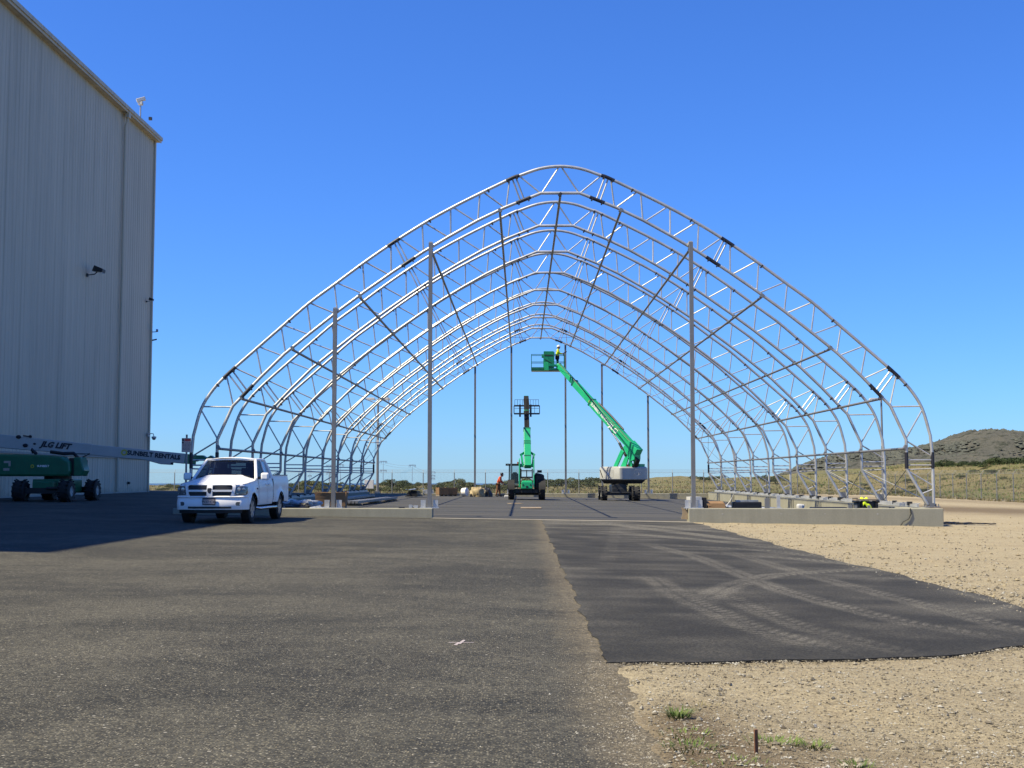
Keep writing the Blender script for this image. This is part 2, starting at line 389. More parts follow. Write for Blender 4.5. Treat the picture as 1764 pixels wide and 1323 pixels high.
# -- hangar cladding
m, t, b = new_mat('white ribbed cladding'); M['cladding'] = m
a1 = noise(t, pos(t, (.02,.5,.03)), 1.5, 5, .6); a2 = noise(t, pos(t), .08, 4, .6)
base = ramp(t, a1, [(.35, (0.4704,0.4185,0.3198)), (.62, (0.5472,0.4860,0.3705))])
base = mixc(t, .35, base, ramp(t, a2, [(.35, (0.4416,0.3960,0.3042)), (.65, (0.5664,0.5040,0.3900))]))
st = noise(t, pos(t, (1,2.2,.05)), 1.4, 5, .7)
base = mixc(t, .7, base, ramp(t, st, [(.36, (.80,.80,.78)), (.50, (1,1,1)), (.66, (1.08,1.08,1.08))]), 'MULTIPLY')
sz = t.nodes.new('ShaderNodeSeparateXYZ'); t.links.new(pos(t), sz.inputs[0])
splash = math_(t, 'MULTIPLY', ramp(t, math_(t, 'ADD', math_(t, 'MULTIPLY', sz.outputs[2], .7), noise(t, pos(t), 1.1, 4, .7)), [(.75, (1,1,1)), (1.35, (0,0,0))]), .4)
base = mixc(t, splash, base, (.20,.175,.13))
t.links.new(base, b.inputs['Base Color']); b.inputs['Roughness'].default_value = .6; b.inputs['Specular IOR Level'].default_value = .3

def leaf_mat(name, dark, lite, scale=.5):
    m, t, b = new_mat(name)
    oi = t.nodes.new('ShaderNodeObjectInfo')
    a = noise(t, pos(t), scale, 4, .7); a2 = noise(t, pos(t), scale*7, 2, .6)
    f = math_(t, 'ADD', math_(t, 'MULTIPLY', a, .6), math_(t, 'ADD', math_(t, 'MULTIPLY', a2, .3), math_(t, 'MULTIPLY', oi.outputs['Random'], .14)))
    t.links.new(ramp(t, f, [(.35, dark), (.68, lite)]), b.inputs['Base Color']); b.inputs['Roughness'].default_value = .7
    b.inputs['Specular IOR Level'].default_value = .25; return m
M['leaf'] = leaf_mat('olive scrub leaves', (0.0315,0.0420,0.0130), (0.0945,0.1050,0.0325))
M['hill_scrub'] = leaf_mat('grey green chaparral', (.048,.053,.040), (.080,.082,.062), .02)
M['leaf_dk'] = leaf_mat('dark green shrub leaves', (0.0175,0.0294,0.0091), (0.0525,0.0700,0.0208))
M['grass'] = leaf_mat('green grass blades', (0.0490,0.0840,0.0130), (0.1540,0.2100,0.0455), 6)
M['drygrass'] = leaf_mat('dry grass blades', (0.0980,0.0840,0.0325), (0.2520,0.2100,0.1105), 1.2)
m, t, b = new_mat('small gravel stones'); M['stone'] = m
a = voro(t, pos(t), 22, 'Color'); sp = t.nodes.new('ShaderNodeSeparateColor'); t.links.new(a, sp.inputs[0])
t.links.new(ramp(t, sp.outputs[0], [(0, (0.0806,0.0682,0.0510)), (.4, (0.1860,0.1612,0.1140)), (.75, (0.2790,0.2480,0.1860)), (1, (0.3844,0.3658,0.3120))]), b.inputs['Base Color'])
b.inputs['Roughness'].default_value = .9; b.inputs['Specular IOR Level'].default_value = .2

# ------------------------------------------------------------------ ground
def gz(X): return -.0145*(np.clip(X, -45, 45) + 3)
def terrain(X, Y):
    X = np.asarray(X, float); Y = np.asarray(Y, float)
    z = gz(X); far = np.where(X < 26, -.45, np.minimum(z, -.45))
    k = sm(93, 112, Y); z = z*(1-k) + far*k
    z = z + 1.75*sm(8, 34, X)*sm(150, 262, Y) - 46*sm(266, 420, Y)
    bank = 2.95*sm(45, 72, X)*sm(85, 120, Y)*(1 - .45*sm(215, 262, Y))
    wob = .22*np.sin(X*.21+1.3)*np.sin(Y*.13)+.16*np.sin(X*.53+Y*.31)
    z = z + bank + wob*sm(142, 165, Y) + wob*sm(44, 55, X)
    return z
def tz(X, Y): return float(terrain(X, Y))
def sheet(name, xs, ys, mat, keep=None, dz=0., zf=terrain):
    X, Y = np.meshgrid(xs, ys); Z = zf(X, Y) + dz; nx, ny = len(xs), len(ys)
    v = np.stack([X, Y, Z], -1).reshape(-1, 3)
    ii = (np.arange(ny-1)[:, None]*nx + np.arange(nx-1)[None]).reshape(-1)
    f = np.stack([ii, ii+1, ii+nx+1, ii+nx], -1)
    if keep is not None:
        c = v[f].mean(1); f = f[keep(c[:, 0], c[:, 1])]
    me = bpy.data.meshes.new(name); me.from_pydata(v.tolist(), [], f.tolist()); me.materials.append(mat)
    me.polygons.foreach_set('use_smooth', [True]*len(me.polygons))
    o = bpy.data.objects.new(name, me); COL.objects.link(o); o['kind'] = 'structure'; return o, v

xs = np.concatenate([np.arange(-70, -4, 6), np.arange(-4, 44.6, 1.0)]); ys = np.concatenate([np.arange(-12, 4, 1.), np.arange(4, 10.6, .05), np.arange(10.6, 16, .15), np.arange(16, 141, 1.)])
def dirt_z(X, Y):
    z = terrain(X, Y) - .012
    r = .022*np.sin(X*2.1+Y*1.7)*np.sin(X*1.3-Y*.9) + .014*np.sin(X*5.3+1)*np.sin(Y*4.1)
    X = np.asarray(X, float); Y = np.asarray(Y, float); near = (X > .38)*(X < 1.35)*(Y < 10.7)
    if np.any(near):
        zz_ = np.zeros(np.shape(X)); flat = np.ndindex(*np.shape(X)) if np.ndim(X) else [()]
        for k in flat:
            if near[k]: zz_[k] = mnoise.fractal(Vector((float(X[k])*2.2, float(Y[k])*2.2, 3.)), .7, 2., 5)
        z = z + .012*zz_*sm(.4, .6, X)*(1 - sm(9.75, 10.05, Y))*(1 - sm(1.15, 1.35, X))
    z = z + .030*sm(.52, .92, X)*(1 - sm(9.75, 10.05, Y))
    return z + (r - .01)*sm(.9, 1.8, X)*(1 - sm(9.0, 10.0, Y)*(1 - sm(6.0, 7.2, X)))*np.where(Y < 95, 1, 0)
xs = np.concatenate([np.arange(-70, -4, 6), np.arange(-4, .4, .5), np.arange(.4, 1.3, .035), np.arange(1.3, 8, .15), np.arange(8, 45, 1.)])
dirt, dv = sheet('dirt_ground', xs, ys, M['dirt'], zf=dirt_z)
att = dirt.data.attributes.new('brown', 'FLOAT', 'POINT')
bx = np.exp(-((dv[:,0]-.98)/.33)**2)*(1-sm(7.6, 8.6, dv[:,1])) + .55*np.exp(-(((dv[:,0]-1.6)/.7)**2+((dv[:,1]-6.6)/.5)**2)) \
     + .55*sm(16.5, 24, dv[:,0])*np.clip(np.sin(dv[:,0]*.31+dv[:,1]*.09)*.5+.5, 0, 1) + .6*np.exp(-((dv[:,1]-70)/9)**2)*sm(14.5, 18, dv[:,0])
att.data.foreach_set('value', np.clip(bx, 0, 1).astype(np.float32))

xs = np.concatenate([np.arange(-600, -200, 50), np.arange(-200, 40, 4.), np.arange(40, 130, 2.), np.arange(130, 400, 10), np.arange(400, 901, 50)])
ys = np.concatenate([np.arange(60, 270, 2.), np.arange(270, 431, 10)])
field, _ = sheet('grass_field', xs, ys, M['field'], keep=lambda x, y: ((y > 140) | (x > 44)))

# old tarmac with a ragged right edge where it meets the gravel
def wob(y, k): return .10*mnoise.fractal(Vector((y*.55, k, 0)), 1., 2., 6)
ys = np.concatenate([np.arange(-12, 4, .5), np.arange(4, 14, .08), np.arange(14, 96.1, 1.)])
mb = MB(); rows = []
for y in ys:
    e = 1.02 if y < 9.9 else .74
    rows.append([(x, y, float(gz(x)) + .004) for x in (-45, -30, -12, -4, 0)] + [(e, y, float(gz(e)) + .004), (e + .05, y, float(gz(e)) - .004)])
k = len(rows[0])
mb.add([q for r in rows for q in r], [(j*k+i, j*k+i+1, (j+1)*k+i+1, (j+1)*k+i) for j in range(len(rows)-1) for i in range(k-1)])
tag(mb.build('old_tarmac', M['tarmac'], smooth=30), kind='structure')

# new asphalt strip, a raised mat with dusty tyre tracks
def track_list():
    T = []     # polylines on the ground (x, y), half width, strength, tread
    T.append(([(4.51,13.92),(5.26,14.5),(6.31,15.45)], .13, 1.0, 1))
    T.append(([(1.9,14.2),(2.25,15.46),(2.88,17.35),(3.84,19.35),(5.12,20.55),(7.0,21.8)], .20, .85, 1))
    T.append(([(2.65,28.6),(3.28,23.6),(3.42,16.8),(3.67,14.8),(3.97,13.1),(4.6,11.7)], .17, .75, 1))
    T.append(([(2.5,17),(2.6,14.4),(2.8,12.45),(3.38,10.5)], .16, .5, 1))
    T.append(([(1.9,19.5),(1.94,17),(1.98,15.3),(2.28,12.4),(2.75,10.5)], .19, .60, 1))
    T.append(([(4.1,26),(4.26,23),(4.48,18.9),(4.65,16.3),(4.81,14.3),(5.0,11.8)], .17, .70, 1))
    T.append(([(2.27,41.6),(3.69,36.2),(5.6,29.5)], .30, .8, 0)); T.append(([(1.98,34.8),(4.22,30.4),(6.0,26)], .26, .8, 1))
    T.append(([(3.0,25.2),(4.92,23.7),(6.2,21.6)], .24, .8, 1)); T.append(([(3.2,42),(2.2,30),(1.4,21)], .14, .12, 0))
    T.append(([(1.12,39.6),(3.64,39.2),(5.7,34.4)], .35, .7, 0)); T.append(([(2.2,28.4),(4.86,26.3),(6.2,23.2)], .22, .75, 1))
    T.append(([(1.2,33),(3.0,32.4),(5.8,27.6)], .3, .6, 0)); T.append(([(4.9,17.9),(5.4,19.0),(6.2,19.6)], .14, .7, 1))
    return T
def dense(pl, n=160):
    p = np.array(pl, float); d = np.r_[0, np.cumsum(np.hypot(*np.diff(p, axis=0).T))]
    s = np.linspace(0, d[-1], n); q = np.stack([np.interp(s, d, p[:,0]), np.interp(s, d, p[:,1])], -1)
    for _ in range(12): q[1:-1] = (q[:-2] + 2*q[1:-1] + q[2:])/4
    return q, s
def fnoise(X, Y, seed, sc):
    r = np.random.default_rng(seed); out = np.zeros_like(X)
    for k in range(9):
        a = r.uniform(0, 2*PI); fq = sc*r.uniform(.5, 2.2); out += np.sin((X*math.cos(a)+Y*math.sin(a))*fq + r.uniform(0, 6))
    return out/4
vv = []; y = 0
ts = [0.]
while ts[-1] < 1: ts.append(ts[-1] + .0025*(10 + 34*ts[-1])/34)
ts[-1] = 1.; NU = 176
yb_x = [.6, 1.6, 2.9, 3.7, 4.6, 5.3, 5.75, 6.0]; yb_y = [10.0, 10.12, 10.5, 10.75, 11.5, 12.4, 13.4, 14.5]
U = np.linspace(0, 1, NU); G = []
for t_ in ts:
    x0 = .66; x1 = 5.78
    X = x0 + (x1 - x0)*U
    Yb = np.interp(X, yb_x, yb_y) + np.array([.09*mnoise.fractal(Vector((float(q)*1.3, 9.1, 0)), .8, 2., 6) for q in X])
    Yt = 42.25
    Y = Yb + t_*(Yt - Yb)
    X = X + (1-U)**6*np.array([.06*mnoise.fractal(Vector((float(q)*.5, 4.2, 0)), .5, 2., 7) for q in Y]) + U**6*(.06*np.sin(Y*1.3)+.03*np.sin(Y*3.9)+.18*sm(14, 16.5, Y)*(1-sm(17, 26, Y)))
    G.append(np.stack([X, Y, gz(X) + .012 + .012*np.clip((1-U)*30, 0, 1)*0], -1))
G = np.array(G); nr = len(G); V = G.reshape(-1, 3)
D = np.zeros(len(V)); xx, yy = V[:,0], V[:,1]
for pl, hw, st, tread in track_list():
    q, s = dense(pl); dmin = np.full(len(V), 9.); sa = np.zeros(len(V))
    for i in range(0, len(q)):
        d = np.hypot(xx - q[i,0], yy - q[i,1]); k = d < dmin; dmin[k] = d[k]; sa[k] = s[i]
    i0 = np.clip(np.searchsorted(s, sa), 1, len(s)-1); tx = q[i0,0]-q[i0-1,0]; ty = q[i0,1]-q[i0-1,1]; L = np.hypot(tx, ty)+1e-9
    sg = ((xx-q[i0,0])*tx + (yy-q[i0,1])*ty)/L; sl = sa + sg; lat = ((xx-q[i0,0])*ty - (yy-q[i0,1])*tx)/L
    a = np.exp(-(np.maximum(0, dmin - hw*.7)/(hw*.38))**2)
    if tread: a = .95*a*(.30 + .70*(np.sin((sl + np.abs(lat)*1.1)*2*PI/.20) > .0))*(.35 + .65*(np.abs(lat) > hw*.12))
    a = a*(.12 + .88*sm(0, 2.2, sa)*(1 - .8*sm(s[-1]-1.5, s[-1], sa)))
    D = np.maximum(D, st*a*np.clip(.80 + .35*fnoise(xx, yy, int(hw*100+st*10), 5.5), .25, 1.1))
D += .10 + .20*np.clip(fnoise(xx, yy*.9, 5, 1.6)+.1, 0, 1) + .20*np.clip(fnoise(xx*.6, yy*.9, 15, 4.0)-.1, 0, 1) + .25*np.clip(fnoise(xx*.35, yy*1.3, 25, 2.2)-.2, 0, 1)*sm(11, 20, yy) + .75*np.exp(-((yy-40)/5.5)**2)*np.clip(.35+fnoise(xx*.6, yy*1.4, 8, 2), 0, 1)
D += .55*np.exp(-np.abs(xx-.66)/.09)*np.clip(.3+fnoise(xx, yy, 11, 3), 0, 1)*.5 + .5*np.exp(-np.abs(xx-5.8)/.16)*np.clip(.5+fnoise(xx, yy, 12, 3), 0, 1)
D = np.clip(D, 0, 1)
f = [(j*NU+i, j*NU+i+1, (j+1)*NU+i+1, (j+1)*NU+i) for j in range(nr-1) for i in range(NU-1)]
# skirt on left, bottom and right edge
ring = [j*NU for j in range(nr-1, -1, -1)] + list(range(1, NU)) + [j*NU+NU-1 for j in range(1, nr)]
b0 = len(V); sk = V[ring].copy(); sk[:,2] -= .06
V2 = np.concatenate([V, sk]); f += [(ring[i], b0+i, b0+i+1, ring[i+1]) for i in range(len(ring)-1)]
me = bpy.data.meshes.new('new_asphalt_drive'); me.from_pydata(V2.tolist(), [], f); me.materials.append(M['asphalt'])
at_ = me.attributes.new('dust', 'FLOAT', 'POINT'); at_.data.foreach_set('value', np.concatenate([D, np.zeros(len(sk))]).astype(np.float32))
o = bpy.data.objects.new('new_asphalt_drive', me); COL.objects.link(o); o['kind'] = 'structure'

mb = MB(); mb.grid(lambda u, v: (-11.6 + 25.1*u, 43.5 + 47.4*v, float(gz(-11.6+25.1*u)) + .010), 8, 12)
tag(mb.build('slab', M['slab']), kind='structure')
mb = MB(); mb.grid(lambda u, v: (-3.05 + 8.75*u, 42.28 + .75*v, float(gz(-3.05+8.75*u)) + .016), 6, 2)
tag(mb.build('concrete_threshold', M['slab_edge']), kind='structure')

# the sea beyond the bluff
m, t, b = new_mat('hazy sea'); M['sea'] = m
t.links.new(ramp(t, noise(t, pos(t, (.004,.02,1)), 1., 3, .6), [(.35, (.035,.085,.15)), (.65, (.055,.115,.19))]), b.inputs['Base Color']); b.inputs['Roughness'].default_value = .45
mb = MB(); mb.grid(lambda u, v: (-6000 + 12000*u, 380 + 8000*v, -44.), 12, 12); tag(mb.build('sea', M['sea']), kind='structure')
# far hill on the right
def hill_h(X, Y):
    cx = [330, 405, 466, 504, 581, 620, 654, 679, 696, 719, 753, 805, 900, 1100, 1400, 1900]
    prof = [-45, 0, 26, 36, 40.5, 45.5, 52.5, 58, 65.5, 73.5, 75, 70.5, 68, 72, 70, 50]
    crest = np.interp(X, cx, prof, left=-45, right=40)
    d = np.abs(Y - 2000 - .12*(X-700)); sl = np.clip(1 - d/520, 0, 1)
    return -45 + (crest + 45)*sm(0, 1, sl)
xs = np.arange(300, 2400, 12.); ys = np.arange(1450, 2560, 14.)
X, Y = np.meshgrid(xs, ys)
zz = hill_h(X, Y)
nz = np.array([[mnoise.fractal(Vector((x*.008, y*.008, 0)), 1., 2., 5) for x in xs] for y in ys])
zz = zz*(1 + .05*nz) + 3.0*nz*np.clip(zz/30, 0, 1)
hv = np.stack([X, Y, zz], -1).reshape(-1, 3); nx = len(xs)
ii = (np.arange(len(ys)-1)[:, None]*nx + np.arange(nx-1)[None]).reshape(-1)
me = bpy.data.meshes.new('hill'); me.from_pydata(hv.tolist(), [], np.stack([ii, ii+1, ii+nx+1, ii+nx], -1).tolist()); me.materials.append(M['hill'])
me.polygons.foreach_set('use_smooth', [True]*len(me.polygons))
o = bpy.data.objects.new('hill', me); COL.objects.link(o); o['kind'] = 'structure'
# ------------------------------------------------------------------ hangar on the left
HX, HY0, HY1 = -26.3, 16.2, 87.6
HZ = 25.35
hangar = empty('hangar', (HX, HY1, .3), label='huge white ribbed metal hangar in shade along the left side', cat='hangar')
ho = Vector((HX, HY1, .3))
def L(x, y, z): return Vector((x, y, z)) - ho
mb = MB()
prof = []; y = HY0; p_ = .46
while y < HY1 - .01:
    prof += [(0, y), (0, y + p_*.58), (.022, y + p_*.66), (.022, y + p_*.92)]; y += p_
prof = [(dx, min(yy_, HY1)) for dx, yy_ in prof] + [(0, HY1)]
for z0, z1, off in ((2.72, HZ, 0.), (.0, 2.60, .03)):
    a = [L(HX + dx + off, yy_, z0) for dx, yy_ in prof]; b_ = [L(HX + dx + off, yy_, z1) for dx, yy_ in prof]; k = len(a)
    mb.add(a + b_, [(i, i+1, k+i+1, k+i) for i in range(k-1)])
mb.build('wall', M['cladding'], hangar)
for (a, b_, c) in (((-50, HY1 - .05, 0), (-.06, HY1 - .05, 0), HZ), ((-.06, HY0 + .05, 0), (-50, HY0 + .05, 0), HZ)):
    mb = MB(); mb.prism([L(HX + a[0], a[1], 0), L(HX + b_[0], b_[1], 0), L(HX + b_[0], b_[1], c), L(HX + a[0], a[1], c)], (0, .04, 0)); mb.build('end_wall', M['cladding'], hangar)
mb = MB(); mb.box(L(HX + .06, (HY0+HY1)/2, 2.66), (.16, HY1-HY0, .10)); mb.build('panel_joint', M['concrete_trim'], hangar)
mb = MB(); mb.box(L(HX - .03, (HY0+HY1)/2, .16), (.24, HY1-HY0+.1, .5)); mb.build('wall_base', M['concrete_trim'], hangar)
mb = MB(); mb.box(L(HX + .02, HY1 + .02, (HZ+.2)/2), (.22, .22, HZ)); mb.build('corner_trim', M['cladding'], hangar)
mb = MB(); mb.prism([L(HX + .30, HY0 - .3, HZ), L(HX + .34, HY0 - .3, HZ + .30), L(HX - 50, HY0 - .3, HZ + 1.3), L(HX - 50, HY0 - .3, HZ)], (0, HY1 - HY0 + .7, 0))
roof = mb.build('roof', M['cladding'], hangar)
mb = MB(); mb.box(L(HX + .43, (HY0+HY1)/2, HZ + .22), (.16, HY1-HY0+.75, .24)); mb.box(L(HX + .40, (HY0+HY1)/2, HZ + .05), (.05, HY1-HY0+.7, .2))
mb.build('gutter', M['cladding'], roof)
dy = 2150*26.0/(899-206)
mb = MB(); mb.tube([L(HX+.30, dy, HZ+.1), L(HX+.30, dy, HZ-.5), L(HX+.16, dy, HZ-.9), L(HX+.16, dy, .45)], .085, 8); mb.box(L(HX+.32, dy, HZ-.1), (.26, .4, .45))
mb.build('downpipe', M['cladding'], hangar, smooth=40)
# fittings on and above the hangar
def flood(name, y, z, s, label, cat='floodlight'):
    e = empty(name, (HX + .05, y, z), label=label, cat=cat, group='lamps on the hangar wall')
    b = MB(); b.tube([(0,0,-.25*s),(.7*s,0,-.15*s),(.9*s,0,.05*s)], .05*s, 6); b.box((.02,0,-.25*s), (.06, .3*s, .3*s)); b.build('bracket', M['dk_steel'], e)
    b = MB(); b.prism([(.55*s,-.45*s,.1*s),(.75*s,-.45*s,.62*s),(1.55*s,-.45*s,.28*s),(1.5*s,-.45*s,-.02*s)], (0,.9*s,0)); b.build('housing', M['black'], e, bevel=.05*s)
    b = MB(); b.prism([(.62*s,-.4*s,.085*s),(1.46*s,-.4*s,-.03*s),(1.46*s,.4*s,-.03*s),(.62*s,.4*s,.085*s)], (0,0,-.02)); b.build('lens', M['lens'], e)
flood('floodlight', 74.5, 1.42 + (821-467)*26.3/757 , .66, 'large black floodlight halfway up the hangar wall')
flood('floodlight', 86.4, 1.42 + (821-515)*26.3/655 , .33, 'small black floodlight near the hangar corner, below the big one')
e = empty('security_camera', (HX + .1, HY1 + .1, 1.42 + (821-576)*26.3/637), label='small bullet security camera on the hangar corner at mid height', cat='camera')
b = MB(); b.tube([(0,0,-.5),(0,0,.3)], .03, 6); b.tube([(0,0,.1),(.35,-.1,.1)], .03, 6); b.build('bracket', M['dk_steel'], e)
b = MB(); b.box((.42,-.2,.18), (.16,.42,.16), (.25,0,.3)); b.build('camera_body', M['silver'], e, bevel=.02); b = MB(); b.cyl((.0,0,-.5),(.35,0,-.42),.05); b.build('antenna', M['dk_steel'], e)
e = empty('security_camera', (HX + .1, HY1 - .3, 1.42 + (821-750)*26.3/640), label='dome camera on a curved arm low on the hangar corner', cat='camera')
b = MB(); b.tube([(0,0,0),(.22,0,.10),(.36,0,.08),(.42,0,-.12)], .03, 6); b.box((.02,0,0), (.08,.2,.24)); b.build('bracket', M['silver'], e, smooth=40)
b = MB(); b.lathe((.42,0,-.10), (0,0,-1), [(0,.02),(.02,.16),(.14,.17),(.16,.0)], 14); b.build('housing', M['silver'], e, smooth=40); b = MB(); b.ball((.42,0,-.26), .13, (1,1,.8)); b.build('dome', M['black'], e, smooth=60)
e = empty('weather_camera', (HX - .1, 84.6, HZ + .5), label='white camera on a short mast above the hangar roof edge', cat='camera')
b = MB(); b.tube([(0,0,0),(0,0,1.25)], .05, 8); b.build('mast', M['silver'], e); b = MB(); b.box((0,0,1.35), (.3,.3,.22)); b.box((.02,-.02,1.62), (.62,.26,.24), (0,-.35,.3)); b.build('camera_body', M['white_sheet'], e, bevel=.03)
b = MB(); b.box((.7,0,.28), (.2,.2,.2)); b.build('junction_box', M['dk_steel'], e)
o = MB(); o.box((0,0,0), (.10,.26,.16)); o.box((.02,0,0), (.12,.16,.1)); o = o.build('wall_socket', M['dk_steel'], loc=(HX+.12, 83.2, 1.0)); tag(o, 'small dark socket box low on the hangar wall near its corner', 'socket box')

# ------------------------------------------------------------------ concrete beams round the slab
XC, Y1, BAY, NF = 1.375, 43.9, 5.813, 9
def beam(name, x0, x1, y0, y1, zt, zb, label, grp='concrete beams round the slab', ch=.02):
    e = empty(name, ((x0+x1)/2, (y0+y1)/2, zb), label=label, cat='concrete wall', group=grp)
    b = MB(); b.box((0,0,(zt-zb)/2), (x1-x0, y1-y0, zt-zb)); b.build('beam', M['concrete'], e, bevel=ch); return e
wl = beam('concrete_beam', -12.0, -3.07, 43.0, 43.55, .33, -.3, 'low front concrete beam left of the entrance, beside the white pickup')
wr = beam('concrete_beam', 5.72, 14.42, 43.0, 43.55, .33, -.8, 'long grey front concrete beam right of the entrance with a hanging black cord')
sr = beam('concrete_beam', 13.55, 14.42, 43.56, 91.2, .325, -.8, 'right side concrete beam running back under the truss feet')
sl = beam('concrete_beam', -12.0, -11.1, 43.56, 91.2, .325, -.3, 'left side concrete beam in the hangar shade')
br = beam('concrete_beam', -12.0, 14.42, 91.21, 91.7, .20, -.8, 'far concrete beam across the back of the slab')
b = MB()
for k in range(9):
    for d in (1.2, 1.55): 
        b.box((-.44, -23.3 + k*5.8 + d, .74), (.03, .05, .66))
tag(b.build('beam_strap', M['black_tape'], sr), kind='stuff')
b = MB()
for x, d in ((-3.2,.5),(.3,.3),(2.1,.55),(-1.2,.3)): b.box((x*1.0, -.276, .95), (.05,.004,.10*d))
b.build('beam_stain', M['concrete_trim'], wr)
o = MB(); o.tube([(13.28,42.98,.34),(13.3,42.97,.15),(13.22,42.97,-.02),(13.02,42.96,-.12),(12.92,42.96,-.27),(12.9,42.9,-.30)], .016, 6); o = o.build('hanging_cable', M['black'], smooth=60); tag(o, 'black cord hanging down the front of the right concrete beam', 'cord')
def squiggle(p, q, n, amp, seed):
    r = random.Random(seed); P = []
    for i in range(n):
        t = i/(n-1); x = p[0]+(q[0]-p[0])*t; y_ = p[1]+(q[1]-p[1])*t + r.uniform(-amp, amp); P.append((x, y_, float(gz(x)) + .02 + r.uniform(0,.02)))
    return P
b = MB()
for i in range(4): b.tube(squiggle((14.5,44.4+i*.3), (16.9-.3*i,44.9+i*.35), 14, .22, i), .022, 6)
o = b.build('loose_cable', M['black'], smooth=60); tag(o, 'tangle of black cable on the dirt past the right beam end', 'cable')

# ------------------------------------------------------------------ the steel frame
OUT = [(0.0,12.474),(0.746,12.384),(1.471,12.134),(1.699,12.06),(2.815,11.518),(3.838,10.996),(4.855,10.425),(5.944,9.732),(6.967,9.019),(7.967,8.269),(8.924,7.553),(9.836,6.757),(10.726,5.973),(11.713,5.089),(12.274,4.495),(12.689,3.799),(12.95,2.85),(13.005,2.1),(13.01,.44)]
INN = [(0.0,11.503),(0.693,11.503),(2.0,10.976),(2.955,10.512),(3.931,9.961),(4.878,9.39),(5.995,8.646),(6.965,7.96),(7.923,7.244),(8.857,6.502),(9.758,5.762),(10.595,4.938),(11.287,4.203),(11.579,3.90),(12.10,2.719),(12.10,1.683),(12.80,.44)]
# pixel offsets along the half span (966.5 = middle) -> metres from the middle, so webs can be read off the chords
PXO = [0,36,71,82,136,185.6,235,288,338,387,434,479,523,572,600,621,637.5,639.5,639.5]
def catmull(P, n=5):
    P = [np.array(p, float) for p in P]; out = []
    Q = [np.array([-P[1][0], P[1][1]])] + P + [P[-1]*2 - P[-2]]
    for i in range(1, len(Q)-2):
        for k in range(n):
            t = k/n; a, b_, c, d = Q[i-1:i+3]
            out.append(.5*((2*b_)+(-a+c)*t+(2*a-5*b_+4*c-d)*t*t+(-a+3*b_-3*c+d)*t**3))
    out.append(P[-1]); return out
OUTS = catmull(OUT[:17], 4) + [np.array(p) for p in OUT[17:]]
def o_at(px):
    x = np.interp(px, [p for p in PXO[:17]], [q[0] for q in OUT[:17]]); return (float(x), float(np.interp(x, [q[0] for q in OUTS[:-2]], [q[1] for q in OUTS[:-2]])))
IPX = [0,33.5,96.7,143,190.4,236.5,291,338.5,385.5,431.5,476,517.5,552,566.5]
def i_at(px):
    x = np.interp(px, IPX, [q[0] for q in INN[:14]]); return (float(x), float(np.interp(x, [q[0] for q in INN[:14]], [q[1] for q in INN[:14]])))
O_, I_ = o_at, i_at
WEB = [(O_(1.5), I_(32)), (O_(71), I_(34)), (O_(77), I_(62), 1), (O_(83), I_(68.5), 1), (O_(87), I_(93)), (O_(133), I_(96)), (O_(138.5), I_(142)), (O_(185), I_(146)), (O_(189), I_(189)),
       (O_(234), I_(193.5)), (O_(238), I_(236)), (O_(277.5), I_(240)), (O_(281.5), I_(262.5), 1), (O_(287), I_(268), 1), (O_(292), I_(292)), (O_(337), I_(296)), (O_(341), I_(338)),
       (O_(386), I_(342)), (O_(390), I_(385)), (O_(433), I_(389)), (O_(437), I_(431)), (O_(478), I_(435)), (O_(482), I_(475)), (O_(521), I_(480)), (O_(525), I_(516)),
       (O_(563), I_(521)), (O_(567.5), I_(541), 1), (O_(574), I_(547), 1), (O_(577), (11.56,3.93)), (O_(619), (11.60,3.87)), (O_(621.5), (12.09,2.74)),
       ((13.0,2.12), (12.12,2.66)), ((13.0,2.0), (12.10,2.0), 1), ((13.0,1.82), (12.10,1.82), 1), ((13.0,1.70), (12.11,1.66)), ((13.0,1.10), (12.14,1.62)), ((13.0,.98), (12.56,.80))]
frame = empty('arch_skeleton', (XC, Y1, 0), label='tall pointed arch skeleton of galvanised steel trusses over the slab', cat='steel structure')
def chord_mesh(P, r, n=8):
    b = MB()
    pts = [(-x, 0, z) for x, z in reversed(P[1:])] + [(x, 0, z) for x, z in P]; b.tube(pts, r, n); return b.mesh('chord', M['galv'], 60)
ME_OUT = chord_mesh(OUTS, .056); ME_INN = chord_mesh(INN, .056)
ME_WEB = []
for wv in WEB:
    for s in (-1, 1):
        b = MB(); r = .031 if len(wv) == 3 else .029
        b.cyl((s*wv[0][0],0,wv[0][1]), (s*wv[1][0],0,wv[1][1]), r, 6); ME_WEB.append(b.mesh('web_bar', M['galv'], 60))
b = MB()
for wv in WEB:
    for s in (-1, 1): b.cyl((s*wv[0][0],0,wv[0][1]), (s*wv[1][0],0,wv[1][1]), .029, 5)
ME_WEBALL = b.mesh('web_lattice', M['galv'], 60)
def along(f, a, b_, ofs=0, n=4): return [f(a + (b_-a)*i/n) for i in range(n+1)]
SPL = []
for f, a, b_ in ((O_,70.5,93),(O_,277,298),(O_,561,582),(I_,51,76),(I_,251,274),(I_,531,553)):
    for s in (-1, 1):
        b = MB(); b.tube([(s*x,0,z) for x, z in along(f, a, b_)], .066, 8); SPL.append(b.mesh('splice_sleeve', M['black_tape'], 60))
for x0 in (13.008, 12.10):
    for s in (-1, 1):
        b = MB(); b.tube([(s*x0,0,1.70),(s*x0,0,2.27)], .066, 8); SPL.append(b.mesh('splice_sleeve', M['black_tape'], 60))
LUG = []
b = MB()
for f, px in ((O_,75),(O_,90),(O_,281),(O_,295),(O_,565),(O_,580),(I_,55),(I_,72),(I_,255),(I_,270),(I_,535),(I_,549),(O_,124),(O_,225),(O_,346),(O_,468),(O_,592)):
    for s in (-1, 1): x, z = f(px); b.box((s*x, 0, z-.05), (.05,.17,.10), (0, s*.6, 0))
